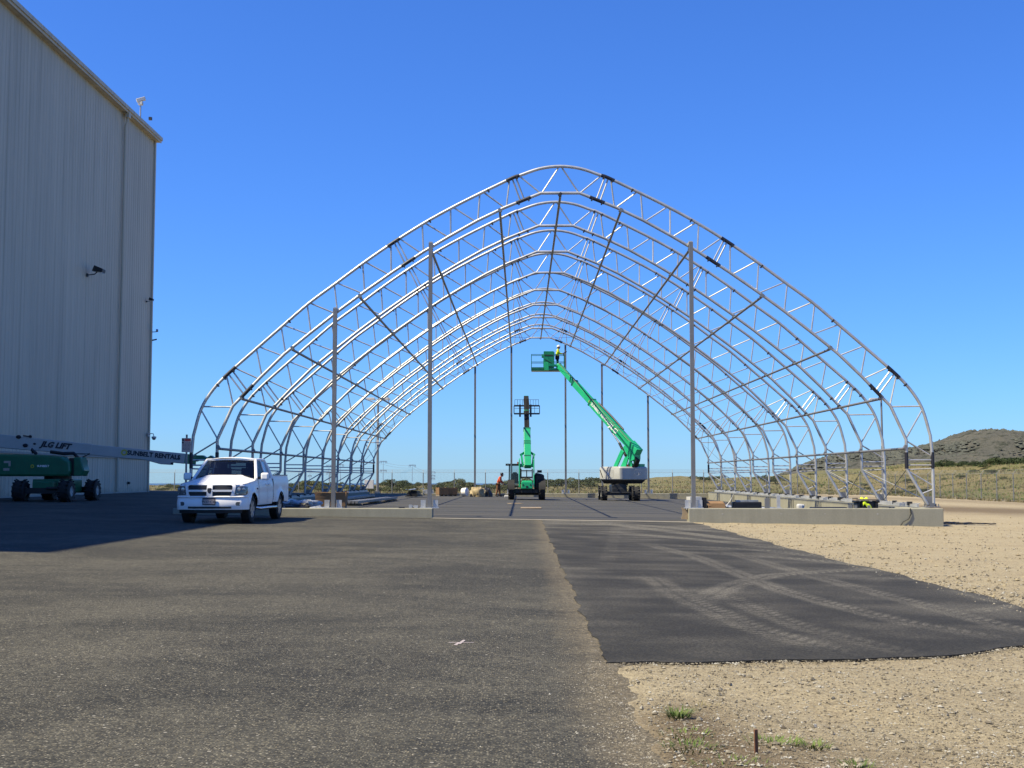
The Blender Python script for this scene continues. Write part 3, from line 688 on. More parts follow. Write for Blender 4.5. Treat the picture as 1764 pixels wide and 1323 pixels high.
ME_LUG = b.mesh('clamp_lug', M['dk_steel'])
GUS = []
for s in (-1, 1):
    b = MB(); b.prism([(s*12.74,-.012,.40),(s*13.06,-.012,.40),(s*13.06,-.012,.72),(s*12.56,-.012,.74)], (0,.024,0)); b.box((s*12.93,0,.365), (.52,.42,.03))
    for dx in (-.2, .2): b.cyl((s*12.93+dx,-.14,.38),(s*12.93+dx,-.14,.47),.022,6); b.cyl((s*12.93+dx,.14,.38),(s*12.93+dx,.14,.47),.022,6)
    b.box((s*12.93,-.05,.43), (.16,.03,.14)); GUS.append(b.mesh('foot_plate', M['galv_col']))
for k in range(NF):
    o = inst('arch_truss', ME_OUT, frame, (0, k*BAY, 0))
    lab = {0: 'nearest arch truss, with black sleeves at its joints', NF-1: 'farthest arch truss, with dark sleeves at its joints'}.get(k)
    if lab: o['label'] = lab
    inst('inner_chord', ME_INN, o)
    if k < 4:
        for me in ME_WEB: inst('web_bar', me, o)
    for g in GUS: inst('foot_plate', g, o)
    if k in (0, NF-1):
        for me in SPL: inst('splice_sleeve', me, o)
    tag(inst('clamp_lug', ME_LUG, o), kind='stuff')
b = MB()
for k in range(4, NF):
    for wv in WEB:
        for s in (-1, 1): b.cyl((s*wv[0][0],k*BAY,wv[0][1]), (s*wv[1][0],k*BAY,wv[1][1]), .029, 5)
tag(b.build('web_lattice', M['galv'], frame, smooth=60), kind='stuff')
PUR = [(0.0,11.40),(2.15,10.83),(4.6,9.47),(7.117,7.76),(9.495,5.90),(11.25,4.15),(12.06,2.40)]
for x, z in PUR:
    for s in ((-1, 1) if x else (1,)):
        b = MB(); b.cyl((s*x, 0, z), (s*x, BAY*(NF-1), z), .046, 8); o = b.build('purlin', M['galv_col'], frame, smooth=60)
        b = MB(); b.box((0,0,0), (.10,.14,.14), (0, s*.5, 0)); me = b.mesh('clamp', M['galv_col'] if x else M['dk_steel'])
        for k in range(NF): inst('clamp', me, o, (s*x, k*BAY, z+.05))
def inner_z(x): return float(np.interp(abs(x), [q[0] for q in INN[:14]], [q[1] for q in INN[:14]]))
for gx, yk in [(-7.9,-.6),(-4.57,-.6),(4.55,-.6)] + [(x, BAY*(NF-1)+.12) for x in (-8.05,-4.77,-2.13,1.80,4.45,7.78)]:
    zt = inner_z(gx) + (.02 if yk < 0 else -.05); zb = .33 if yk < 0 else .20
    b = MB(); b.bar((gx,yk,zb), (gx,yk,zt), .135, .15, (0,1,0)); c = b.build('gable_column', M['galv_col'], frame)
    b = MB()
    for s in (-1, 1): b.box((gx+s*.22,yk-.02,zb+.15), (.16,.012,.27)); b.box((gx+s*.13,yk,zb+.15), (.012,.16,.27))
    b.box((gx,yk,zb+.012), (.66,.28,.024)); b.build('base_bracket', M['galv'], c)
    b = MB(); b.box((gx,yk+(.28 if yk<0 else 0),zt), (.12,.6,.10)); b.build('head_bracket', M['galv'], c)
for s in (-1, 1):
    for k in (0, 1, 7):
        for (za, zb, xa, xb) in ((1.7,.5,12.12,12.95),(.5,1.7,12.95,12.12)):
            b = MB(); b.cyl((s*xa, k*BAY, za), (s*xb, (k+1)*BAY, zb), .014, 5); b.build('brace_rod', M['galv'] if za < 1 else M['dk_steel'], frame)
    for k in (0, 7):
        for j in range(0, 6):
            x0, z0 = PUR[j]; x1, z1 = PUR[j+1]
            for (p, q) in (((x0,k*BAY,z0+.06),(x1,(k+1)*BAY,z1+.06)), ((x1,k*BAY,z1+.06),(x0,(k+1)*BAY,z0+.06))):
                if k == 7 or j > 9:
                    b = MB(); b.cyl((s*p[0],p[1],p[2]), (s*q[0],q[1],q[2]), .010, 4); b.build('brace_cable', M['dk_steel'], frame)
    b = MB(); b.bar((s*12.55,.3,.40),(s*12.55,BAY*8,.40),.07,.10); b.bar((s*12.62,.3,.47),(s*12.62,BAY*8,.47),.03,.03); base = b.build('base_rail', M['galv'], frame)
    b = MB(); r = random.Random(3)
    for k in range(24): b.box((s*(12.56+r.uniform(-.05,.1)), 1.2 + k*1.93 + r.uniform(-.3,.3), .46), (.16,.22,.13), (0,0,r.uniform(-.4,.4)))
    tag(b.build('rail_clamp', M['dk_steel'], base), kind='stuff')

# ------------------------------------------------------------------ fences
def fence_run(name, pts_posts, z_of, H, label, arm_dir, parts_arm=True):
    p0 = pts_posts[0]; e = empty(name, (p0[0], p0[1], z_of(*p0)), label=label, cat='fence'); o0 = Vector((p0[0], p0[1], z_of(*p0)))
    for i, (x, y) in enumerate(pts_posts):
        zb = z_of(x, y); b = MB(); big = .06 if i in (0, len(pts_posts)-1) else .046
        b.cyl(Vector((x,y,zb-.2))-o0, Vector((x,y,zb+H))-o0, big, 6)
        b.cyl(Vector((x,y,zb+H))-o0, Vector((x+arm_dir[0]*.3,y+arm_dir[1]*.3,zb+H+.33))-o0, .02, 5)
        b.build('post', M['fence_post'], e)
    b = MB()
    for f_ in (.25, .6, .95):
        P = [Vector((x+arm_dir[0]*.3*f_, y+arm_dir[1]*.3*f_, z_of(x,y)+H+.33*f_)) - o0 for x, y in pts_posts]; b.tube(P, .009, 4)
    b.build('barbed_wire', M['wire'], e)
    b = MB(); sp = .15; rr = .0024
    for i in range(len(pts_posts)-1):
        (xa, ya), (xb, yb_) = pts_posts[i], pts_posts[i+1]; d = math.hypot(xb-xa, yb_-ya); n = max(1, int(d/sp)); za, zb = z_of(xa,ya), z_of(xb,yb_)
        def pt(s, h): t = s/d; return Vector((xa+(xb-xa)*t, ya+(yb_-ya)*t, za+(zb-za)*t+h)) - o0
        for k in range(-int(H/sp), n):
            for sgn in (0, 1):
                s0, s1 = k*sp, k*sp + H
                h0, h1 = .03, H
                if s0 < 0: h0 = .03 - s0; s0 = 0
                if s1 > d: h1 = H - (s1 - d); s1 = d
                if h1 - h0 < .02: continue
                if sgn: s0, s1 = d - s0, d - s1
                b.tube([pt(s0, h0), pt(s1, h1)], rr, 3, False)
        b.tube([pt(0, H), pt(d, H)], .012, 4, False); b.tube([pt(0, .05), pt(d, .05)], .012, 4, False)
    tag(b.build('wire_mesh', M['wire'], e), kind='stuff'); return e
FY = 137.0
fence_run('chain_link_fence', [(-41.5 + 3.41*i, FY) for i in range(24)], tz, 2.3, 'grey chain link fence running across the far edge of the yard', (0,1))
fence_run('chain_link_fence', [(40.3, 139.0 - 3.6*i) for i in range(15)], tz, 2.3, 'chain link fence with angled barbed wire arms along the right bank', (1,0))
g = empty('fence_gate', (37.2, FY+.3, tz(37.2, FY)), label='chain link gate with a top rail in the far right fence corner', cat='gate')
b = MB(); b.tube([(0,0,.1),(0,0,2.2),(2.9,0,2.2),(2.9,0,.1),(0,0,.1)], .035, 6); b.cyl((0,0,1.1),(2.9,0,1.1),.025,6); b.build('gate_frame', M['galv_col'], g)
b = MB()
for i in range(-18, 24):
    for sg in (0, 1):
        s0, s1, h0, h1 = i*.12, i*.12+2.1, .1, 2.2
        if s0 < 0: h0 -= s0; s0 = 0
        if s1 > 2.9: h1 -= s1-2.9; s1 = 2.9
        if h1-h0 < .03: continue
        b.tube([((2.9-s0 if sg else s0),0,h0), ((2.9-s1 if sg else s1),0,h1)], .0024, 3, False)
tag(b.build('wire_mesh', M['wire'], g), kind='stuff')

# ------------------------------------------------------------------ light poles, cabinet, sign, pylons
def light_pole(x, y, top, heads, label):
    z0 = tz(x, y); e = empty('light_pole', (x, y, z0), label=label, cat='light pole', group='light poles at the edge of the yard')
    b = MB(); b.tube([(0,0,0),(0,0,top)], [.15,.10], 10); b.build('pole', M['galv_col'], e, smooth=50)
    b = MB(); b.box((0,0,.15), (.5,.5,.3)); b.build('pole_base', M['concrete_trim'], e)
    for s in heads:
        b = MB(); b.cyl((0,0,top-.1),(s*.35,0,top-.05),.04,6); b.box((s*.82,0,top), (.95,.5,.20)); b.box((s*.82,0,top+.13),(.8,.4,.1)); b.build('lamp_head', M['white_sheet'], e, bevel=.05)
    b = MB(); b.box((0,-.16,5.6), (.28,.14,.5)); b.build('control_box', M['grey_cab'], e)
    return e
light_pole(-15.7, 136.0, 10.3, (-1, 1), 'tall light pole with two white lamp heads behind the left truss legs')
light_pole(39.2, 136.2, 10.4, (-1,), 'tall light pole with one white lamp head behind the right truss legs')
e = empty('utility_cabinet', (-16.5, 135.2, tz(-16.5,135.2)), label='white utility cabinet beside the left light pole', cat='cabinet')
b = MB(); b.box((0,0,1.05), (.95,.5,.95)); b.build('cabinet_body', M['grey_cab'], e, bevel=.02)
b = MB(); b.box((-.25,-.256,1.05), (.42,.012,.85)); b.build('door', M['grey_cab'], e); b = MB(); b.box((0,0,.3), (.12,.12,.6)); b.build('cabinet_stand', M['dk_steel'], e)
sx, sy = -10.46, 38.9
sg = empty('warning_sign', (sx, sy, float(gz(sx))), label='small faded red and white notice on a thin post left of the pickup', cat='sign')
b = MB(); b.bar((0,0,0),(0,0,2.62),.05,.05); b.build('sign_post', M['galv_col'], sg)
b = MB(); b.box((0,-.035,2.29), (.29,.012,.44)); bd = b.build('sign_board', M['sign_white'], sg)
b = MB(); b.box((.04,-.043,2.45), (.20,.004,.07)); b.build('red_band', M['red_print'], bd)
b = MB(); b.box((-.11,-.043,2.455), (.06,.004,.08)); b.box((-.11,-.043,2.37), (.06,.004,.05))
r = random.Random(5)
for i in range(6):
    x0 = -.12
    while x0 < .1: wd = r.uniform(.02,.05); b.box((x0+wd/2+.012,-.043,2.36-i*.042), (wd,.004,.012)); x0 += wd+.016
tag(b.build('small_print', M['ink'], bd), kind='stuff')

def pylon(x, y, H, arms, hw, label):
    e = empty('transmission_pylon', (x, y, -1), label=label, cat='pylon', group='transmission pylons on the horizon')
    b = MB(); b.tube([(0,0,0),(0,0,H)], [H*.016,H*.008], 6); b.build('mast', M['pylon'], e)
    for k, az in enumerate(arms):
        b = MB(); w_ = hw*(1 - .1*k); b.bar((-w_,0,H*az),(w_,0,H*az),.3,.28)
        for q in (-1,-.55,.55,1): b.cyl((q*w_,0,H*az),(q*w_,0,H*az-1.1),.13,5)
        b.build('cross_arm', M['pylon'], e)
D = 620.
def pyl(px, ytop, ybase, arms, hw, label, D=D): pylon((px-899)/2150*D, D, 1.42+(821-ytop)/2150*D + 1, arms, hw, label, D) if False else pylon((px-899)/2150*D, D, 1.42+(821-ytop)/2150*D + 1, arms, hw, label)
pyl(660.5, 794, 830, (.98,.55), 1.75, 'double armed pylon on the horizon right of the left light pole')
pyl(710.5, 800, 830, (.96,), 1.6, 'single armed tall pylon on the horizon left of the second front column')
pyl(746, 812, 835, (.95,.6,.3), 1.3, 'short pylon with three arms just right of the second front column', 700)
pyl(587, 799, 830, (.95,), 1.5, 'pylon on the horizon just right of the first front column')
pyl(567, 800, 830, (.95,.5), 1.5, 'pylon seen through the left truss legs', 660)
pyl(534, 810, 830, (.95,.5), 1.2, 'small pylon low behind the leftmost truss legs', 760)
o = MB()
for dz_ in (0, -1.2):
    px = [(534,811),(587,800),(660.5,795),(710.5,801),(746,813)]
    P = []
    for (a, b_) in zip(px[:-1], px[1:]):
        for i in range(8):
            t_ = i/8; P.append((((a[0]+(b_[0]-a[0])*t_)-899)/2150*D, D, 1.2+(821-(a[1]+(b_[1]-a[1])*t_))/2150*D + dz_ - 1.2*4*t_*(1-t_)*.6))
    o.tube(P, .045, 3)
tag(o.build('power_line', M['pylon']), 'thin power lines strung between the far pylons', 'power line')

# ------------------------------------------------------------------ shrubs, trees and grass
def leaf_cloud(seed, n, lobes, leaf, mat, name='foliage'):
    r = np.random.default_rng(seed); vs_ = []; fs = []
    wts = np.array([l[3]**2 for l in lobes]); wts = wts/wts.sum()
    for i in range(n):
        c = lobes[r.choice(len(lobes), p=wts)]; d = r.normal(size=3); d /= np.linalg.norm(d); d[2] = abs(d[2])*.95 - .12
        rad = c[3]*(1 - .45*r.random()**2)*(.92+.16*r.random()); p = np.array(c[:3]) + d*rad*np.array([1,1,.85])
        if p[2] < .02: p[2] = .02 + .3*r.random()
        nrm = d + r.normal(size=3)*.55; nrm /= np.linalg.norm(nrm); a = np.cross(nrm, r.normal(size=3)); a /= np.linalg.norm(a); b_ = np.cross(nrm, a); s = leaf*(.6+.8*r.random())
        k = len(vs_); vs_ += [p - a*s*.5, p + b_*s*.32, p + a*s*.6, p - b_*s*.32]; fs.append((k,k+1,k+2,k+3))
    me = bpy.data.meshes.new(name); me.from_pydata([tuple(q) for q in vs_], [], fs); me.materials.append(mat); return me
def lobes(seed, n, wd, ht):
    r = random.Random(seed); Lb = []
    for i in range(n):
        x = r.uniform(-1,1)*wd*.36; y = r.uniform(-1,1)*wd*.3; rad = r.uniform(.24,.36)*ht*1.25; Lb.append((x, y, max(rad*.55, ht*r.uniform(.35,.72) - .1), rad))
    return Lb
BUSH = [leaf_cloud(30+i, 1500, lobes(i+1, 7, 3.2, 2.0), .17, M['leaf'] if i % 3 else M['leaf_dk'], 'foliage') for i in range(5)]
b = MB()
for a in range(5): b.tube([(0,0,0),(.5*math.cos(a*1.26),.4*math.sin(a*1.26),.9)], [.06,.02], 5)
ME_STEM = b.mesh('stem', M['trunk'])
rb = random.Random(21); BUSHES = []
def bush(x, y, sc, kind, label, group, sx=1., zoff=-.1, name='scrub_bush', cat='bush'):
    BUSHES.append((None, (x/y)*2150+899, label, group))
    e = empty(name, (x, y, tz(x, y) + zoff), rb.uniform(0, 6.28), label=label, cat=cat, group=group); e.scale = (sc*sx, sc*sx, sc)
    inst('foliage', BUSH[kind], e); inst('stem', ME_STEM, e); BUSHES[-1] = (e,) + BUSHES[-1][1:]; return e
# olive scrub belt behind the far fence, left to middle
def back_bush(px, ytop, Y, kind, sx, label, group='scrub bushes behind the far fence'):
    x = (px-899)/2150*Y; z0 = tz(x, Y) - .1; H = 1.42 + (821-ytop)/2150*Y - z0; bush(x, Y, max(.45, H/2.0), kind, label, group, sx)
spec = [(281,839,1.0),(293,835,1.5),(308,838,1.2),(322,832,1.2),(489,833,1.),(503,829,1.1),(517,827,1.1),(531,823,1.1),(545,827,1.1),(559,829,1.),(573,827,1.1),(588,829,1.),(602,832,1.),(617,834,1.),(632,834,1.),
        (646,836,1.),(658,830,1.),(668,827,1.1),(683,823,1.),(694,825,1.1),(707,829,1.2),(721,829,1.2),(735,829,1.2),(758,829,1.2),(771,828,1.1),(783,824,1.1),(795,822.5,1.2),(807,828,1.),(822,836,1.4),(842,834,1.3),(858,831,1.2),(873,826,1.1),(944,822.5,1.3),(958,823,1.2),(968,823,1.2),(932,826,1.1),(990,828,1.2),(1004,828,1.),(1020,829,1.)]
for i, (px, yt, sx_) in enumerate(spec):
    Y = 158 + (i*37 % 60)
    back_bush(px, yt + .5, Y, i % 5, sx_*1.05, 'olive scrub bush beyond fence')
for i in range(34):
    px = rb.uniform(480, 880); Y = rb.uniform(146, 156); back_bush(px, rb.uniform(834, 842), Y, rb.randrange(5), 1.2, 'low scrub against far fence', 'low scrub just behind the far fence')
for i in range(14):
    px = rb.uniform(900, 1400); Y = rb.uniform(230, 300); back_bush(px, rb.uniform(819, 823), Y, rb.randrange(5), 1.3, 'small distant field bush', 'distant bushes on the field')
for i, (px, yt) in enumerate([(1318,816),(1335,818),(1228,818),(1212,820)]): back_bush(px, yt, 210, i, 1.3, 'rounded distant tree', 'rounded trees seen through the right trusses')
# dark hedge along the top of the right bank
for i in range(36):
    px = 1606 + i*5.0; Y = 205 + rb.uniform(-6, 8); yt = np.interp(px, [1600,1640,1660,1690,1705,1720,1764,1800], [804,800,797,795.5,792,788.5,786,786]) + rb.uniform(-1.2, 1.4)
    x = (px-899)/2150*Y; z0 = tz(x, Y) - .3; H = 1.42 + (821-yt)/2150*Y - z0; bush(x, Y, max(.7, H/1.9), (0, 3)[i % 2], 'dark hedge shrub on bank', 'hedge on the right bank', 1.1, -.3, 'hedge_shrub', 'shrub')
for i in range(24):
    px = rb.uniform(1400, 1764); Y = rb.uniform(150, 200); x = (px-899)/2150*Y; bush(x, Y, rb.uniform(.18,.42), rb.randrange(5), 'low bank shrub', 'low shrubs on the right bank', 1.5, -.1, 'bank_shrub', 'shrub')
# every bush is told apart by its kind and by the landmarks it stands between
MARKS = [(0,330,'between hangar corner and pickup'),(330,500,'behind the pickup'),(500,576,'between pickup and first front column'),(576,650,'between first front column and light pole'),(650,742,'between light pole and second front column'),
         (742,818,'between second front and first rear column'),(818,881,'between first and second rear columns'),(881,975,'between second and third rear columns'),(975,1038,'between third and fourth rear columns'),(1038,1120,'behind the boom lift turret'),(1120,1192,'between boom lift and third front column'),
         (1192,1350,'through farther right truss legs'),(1350,1480,'through middle right truss legs'),(1480,1560,'through nearer right truss legs'),(1560,1640,'at the nearest truss leg'),(1640,1690,'right of nearest truss leg'),(1690,1730,'near right photo edge'),(1730,2500,'at right photo edge')]
ORD = ['leftmost','second from left','third from left','fourth from left','fifth from left','sixth from left','seventh from left','eighth from left','ninth from left','tenth from left','eleventh from left','twelfth from left','thirteenth from left','fourteenth from left']
cells = {}
for e, px, lab, grp in BUSHES:
    for a_, b_, wds in MARKS:
        if a_ <= px < b_: cells.setdefault((lab, wds), []).append((px, e)); break
for (lab, wds), L_ in cells.items():
    L_.sort(key=lambda q: q[0])
    for i, (px, e) in enumerate(L_): e['label'] = (lab + ', ' + wds) if len(L_) == 1 else (lab + ', ' + ORD[min(i, 13)] + ' ' + wds)
# grass tufts over the field (uncountable)
def grass_mass(name, n, region, hmin, hmax, mat, seed, blades=4, lean=.35):
    r = np.random.default_rng(seed); vs_ = []; fs = []
    for i in range(n):
        x, y = region(r); z = tz(x, y) - .02; h = r.uniform(hmin, hmax)
        for k in range(blades):
            a = r.uniform(0, 2*PI); wd = h*.16; dx, dy = math.cos(a), math.sin(a); l = r.uniform(.1, lean)*h; ox, oy = r.normal(size=2)*h*.25; q = len(vs_)
            vs_ += [(x+ox-dy*wd, y+oy+dx*wd, z), (x+ox+dy*wd, y+oy-dx*wd, z), (x+ox+dx*l, y+oy+dy*l, z+h)]; fs.append((q,q+1,q+2))
    me = bpy.data.meshes.new(name); me.from_pydata(vs_, [], fs); me.materials.append(mat); o = bpy.data.objects.new(name, me); COL.objects.link(o); o['kind'] = 'stuff'; return o
def reg_field(r):
    y = 140 + 100*r.random()**1.3; return (r.uniform(-.30, .44)*y, y)
def reg_bank(r):
    y = r.uniform(100, 215); return (r.uniform(44, 90), y)
grass_mass('dry_field_grass', 11000, reg_field, .12, .36, M['drygrass'], 3)
grass_mass('dry_bank_grass', 9000, reg_bank, .08, .24, M['drygrass'], 4)
grass_mass('green_field_grass', 9000, lambda r: (reg_field(r) if r.random() < .5 else reg_bank(r)), .10, .28, M['grass'], 5)
grass_mass('fence_foot_weeds', 1500, lambda r: ((r.uniform(-40, 37), 136.6+r.normal()*.6) if r.random() < .6 else (40.2+r.normal()*.5, r.uniform(90, 138))), .08, .25, M['drygrass'], 6)
dz1 = lambda x, y: float(dirt_z(np.array(x), np.array(y)))   # height of the dirt
# foreground tufts, each a thing
def tuft(x, y, rad, n, h, label, mat='grass', seed=0):
    r = random.Random(seed); b = MB()
    for i in range(n):
        a = r.uniform(0, 2*PI); d = rad*math.sqrt(r.random()); bx_, by_ = d*math.cos(a), d*math.sin(a); hh = h*r.uniform(.5,1.); a2 = a + r.uniform(-.7,.7); l = hh*r.uniform(.5,1.7); wd = .003; hh *= .8
        px_, py_ = -math.sin(a2)*wd, math.cos(a2)*wd; m1 = (bx_+math.cos(a2)*l*.4, by_+math.sin(a2)*l*.4, hh*.65); tip = (bx_+math.cos(a2)*l, by_+math.sin(a2)*l, hh)
        b.add([(bx_-px_,by_-py_,0),(bx_+px_,by_+py_,0),(m1[0]+px_*.8,m1[1]+py_*.8,m1[2]),(m1[0]-px_*.8,m1[1]-py_*.8,m1[2]),tip], [(0,1,2,3),(3,2,4)])
    o = b.build('grass_tuft', M[mat], loc=(x, y, dz1(x, y) - .004)); tag(o, label, 'grass tuft', 'grass tufts at the tarmac edge')
tuft(.95, 7.72, .07, 110, .085, 'topmost round green grass tuft beside the tarmac edge', seed=1)
tuft(.93, 7.2, .15, 60, .045, 'thin low grass patch just below the topmost tuft', seed=2)
tuft(.90, 6.85, .15, 80, .05, 'sparse grass patch nearest the tarmac in the bottom corner', seed=3)
tuft(1.38, 7.0, .15, 90, .05, 'wide low grass patch behind the wooden stake', seed=4)
tuft(1.58, 6.92, .09, 70, .055, 'small grass tuft right of the wooden stake', seed=5)
tuft(1.05, 6.42, .2, 90, .045, 'grass at the bottom edge left of the wooden stake', seed=6)
tuft(1.7, 6.5, .09, 70, .05, 'faint grass sprigs at the bottom edge right of the stake', seed=8)
tuft(1.15, 8.1, .12, 30, .035, 'very thin dry sprigs up the gravel from the topmost tuft', 'drygrass', seed=7)
o = MB(); o.box((0,0,.055), (.018,.012,.15), (.06,-.04,.3)); o = o.build('survey_stake', M['wood'], loc=(1.235, 6.72, float(gz(1.2)) + .02)); tag(o, 'short reddish wooden stake in the gravel near the grass', 'stake')
# gravel: uncountable small stones
r = np.random.default_rng(9); ico = [(0,0,1),(.9,0,.1),(.28,.86,.0),(-.73,.53,.1),(-.73,-.53,-.1),(.28,-.86,.05),(0,0,-.8)]; icf = [(0,1,2),(0,2,3),(0,3,4),(0,4,5),(0,5,1),(6,2,1),(6,3,2),(6,4,3),(6,5,4),(6,1,5)]
ico = np.array(ico); VV = []; FF = []
def add_stones(n, reg, smin, smax, zf):
    for i in range(n):
        x, y = reg(r); s = smin*(smax/smin)**(r.random()**2.2); a = r.uniform(0, 6.28); c, d = math.cos(a), math.sin(a)
        q = ico*np.array([1., r.uniform(.6,1.), r.uniform(.4,.8)])*s*(1+.25*r.normal(size=(7,1))); k = len(VV)
        X_ = q[:,0]*c - q[:,1]*d + x; Y_ = q[:,0]*d + q[:,1]*c + y; Z_ = q[:,2] + zf(x, y) + s*.25
        VV.extend(zip(X_.tolist(), Y_.tolist(), Z_.tolist())); FF.extend([(f[0]+k,f[1]+k,f[2]+k) for f in icf])
def reg_a(r):
    while 1:
        y = 6 + 8.5*r.random()**1.5; x = r.uniform(.72, .43*y)
        if y < np.interp(x, yb_x, yb_y) - .02: return x, y
add_stones(19000, reg_a, .003, .013, dz1); add_stones(1300, reg_a, .008, .026, dz1)
add_stones(3500, lambda r: (lambda y: (r.uniform(5.9, max(6.2, .44*y)), y))(14 + 28*r.random()**1.4), .010, .035, dz1)
add_stones(5200, lambda r: (.70 - abs(r.normal())*.16, 5.8 + 4.3*r.random()**1.3), .002, .009, lambda x, y: float(gz(x)) + .003)
add_stones(2600, lambda r: (lambda x: (x, float(np.interp(x, yb_x, yb_y)) - .02 + r.normal()*.07))(r.uniform(.7, 5.9)), .004, .014, lambda x, y: float(gz(x)))
add_stones(1800, lambda r: (5.82 + r.normal()*.13, 14 + 26*r.random()**1.5), .005, .022, lambda x, y: float(gz(x)) + .004)
add_stones(2600, lambda r: (lambda y: (r.uniform(-.42*y, .6), y))(6 + 18*r.random()**1.7), .0025, .010, lambda x, y: float(gz(x)) + .002)
me = bpy.data.meshes.new('gravel'); me.from_pydata(VV, [], FF); me.materials.append(M['stone']); o = bpy.data.objects.new('gravel', me); COL.objects.link(o); o['kind'] = 'stuff'
# dirt clods right of the drive
VV = []; FF = []
add_stones(1500, lambda r: (lambda y: (r.uniform(6.0, max(6.5, .45*y)), y))(16 + 40*r.random()), .012, .06, dz1)
me = bpy.data.meshes.new('dirt_clods'); me.from_pydata(VV, [], FF); me.materials.append(M['dirt']); o = bpy.data.objects.new('dirt_clods', me); COL.objects.link(o); o['kind'] = 'stuff'
# paint mark
o = MB(); z0 = .0065
o.prism([(-.11,-.012,z0),(.11,-.008,z0),(.11,.012,z0),(-.11,.014,z0)], (0,0,.001)); o.prism([(-.03,-.10,z0+.002),(.0,-.11,z0+.002),(.03,.14,z0+.002),(.005,.15,z0+.002)], (0,0,.001)); o.prism([(-.06,-.16,z0),(-.03,-.17,z0),(-.01,-.02,z0+.003),(-.03,-.015,z0+.003)], (0,0,.001))
o = o.build('paint_mark', M['sign_white'], loc=(-.53, 11.07, float(gz(-.53)))); tag(o, 'small white survey cross sprayed on the old tarmac', 'paint mark')

# chaparral clumps on the hill, too many to count
r = np.random.default_rng(33); VV = []; FF = []; n_ = 0
while n_ < 5200:
    x = r.uniform(400, 1150); y = r.uniform(1560, 2060); z = float(hill_h(np.array(x), np.array(y)))
    if z < -5 or mnoise.noise(Vector((x*.012, y*.008, 2))) + r.normal()*.22 < -.02: continue
    s_ = r.uniform(1.2, 4.2); q = ico*np.array([1.4, 1.4, .75])*s_*(1 + .3*r.normal(size=(7,1))) + np.array([x, y, z + .4]); k = len(VV)
    VV.extend(map(tuple, q.tolist())); FF.extend([(f[0]+k,f[1]+k,f[2]+k) for f in icf]); n_ += 1
me = bpy.data.meshes.new('hill_scrub'); me.from_pydata(VV, [], FF); me.materials.append(M['hill_scrub']); o = bpy.data.objects.new('hill_scrub', me); COL.objects.link(o); o['kind'] = 'stuff'
# ------------------------------------------------------------------ pickup truck
def wheel(parent, c, r, wd, rimm, side, spokes=6, lugs=0, rr=.62):
    e = empty('wheel', c, parent=parent)
    b = MB(); b.lathe((-wd/2,0,0), (1,0,0), [(0,r*rr),(0,r*.88),(wd*.08,r*.97),(wd*.25,r),(wd*.75,r),(wd*.92,r*.97),(wd,r*.88),(wd,r*rr)], 28)
    for i in range(lugs):
        a = 2*PI*i/lugs
        for s in (-1, 1):
            a2 = a + (.5*2*PI/lugs if s > 0 else 0); b.box((s*wd*.24, math.cos(a2)*r, math.sin(a2)*r), (wd*.5, .045*r/.45, .05*r/.45), Euler((a2, 0, 0)).to_matrix() @ Euler((0, 0, s*.5)).to_matrix())
    if not lugs:
        for i in range(40):
            a = 2*PI*i/40; b.box((0, math.cos(a)*r*.995, math.sin(a)*r*.995), (wd*.84, .012, .02), (a, 0, 0))
    b.build('tyre', M['rubber'], e, smooth=35)
    b = MB(); xo = side*wd*.5; b.lathe((-side*wd*.42,0,0), (side,0,0), [(0,r*rr*1.01),(wd*.80,r*rr*1.01),(wd*.9,r*rr*.97),(wd*.80,r*rr*.90),(wd*.45,r*rr*.84)], 28)
    for i in range(spokes):
        a = 2*PI*i/spokes; d = Vector((0, math.cos(a), math.sin(a)))
        b.bar(d*r*.08 + Vector((xo*.72,0,0)), d*r*rr*.93 + Vector((xo*.80,0,0)), .10*r/.4, .05, (1,0,0), .14*r/.4, .04)
    b.lathe((xo*.55,0,0), (side,0,0), [(0,r*.20),(wd*.14,r*.18),(wd*.16,r*.1),(wd*.16,0.001)], 14); b.build('rim', rimm, e, smooth=40)
    b = MB(); b.lathe((xo*.35,0,0), (side,0,0), [(0,r*rr*.9),(.01,r*rr*.9),(.011,0.001)], 20); b.build('brake_disc', M['dk_steel'], e)
    return e

TX, TY = -8.84, 35.42
truck = empty('pickup_truck', (TX, TY, float(gz(TX))), R_(-1.6), label='white crew pickup truck parked facing the camera at the shadow edge', cat='pickup truck')
W2 = 1.0; WB0, WB1, AR = .96, 4.52, .475
def t_plan(n_side=96):
    half = [(x, .02 + .11*(x/.82)**2.2) for x in np.linspace(0, .80, 9)]
    x0, y0 = half[-1]
    for a in np.linspace(0, PI/2, 7)[1:]: half.append((x0 + (W2 - x0)*math.sin(a), y0 + .26*(1 - math.cos(a))))
    y0 = half[-1][1]; ys_ = np.linspace(y0, 3.52, n_side)[1:]
    half += [(W2, float(q)) for q in ys_]
    return half
HALF = t_plan()
def U_of(y): return float(np.interp(y, [0,.2,.6,1.2,1.6,2.2,3.6], [1.10,1.11,1.15,1.20,1.24,1.27,1.28]))
def L_of(y, base=.50):
    z = base
    for yc in (WB0, WB1):
        if abs(y-yc) < AR: z = max(z, .40 + math.sqrt(AR*AR - (y-yc)**2))
    return z
def side_x(y, z, U, sgn=1, off=0.):
    t = (z-.45)/(U-.45); ins = 0
    if t < .28: ins += .055*(1-t/.28)**2
    if t > .70: ins += .05*((t-.70)/.30)**1.6
    ins += .012*math.exp(-((t-.52)/.06)**2)
    fl = 0
    for yc in (WB0, WB1):
        d = math.hypot(y-yc, z-.40) - AR
        if d > -.02: fl = max(fl, .045*math.exp(-(max(0,d)/.10)**2))
    return W2 - ins + fl + off
def front_ins(z): 
    return .05*max(0, (z-.95)/.17)**2
b = MB(); rows = 12
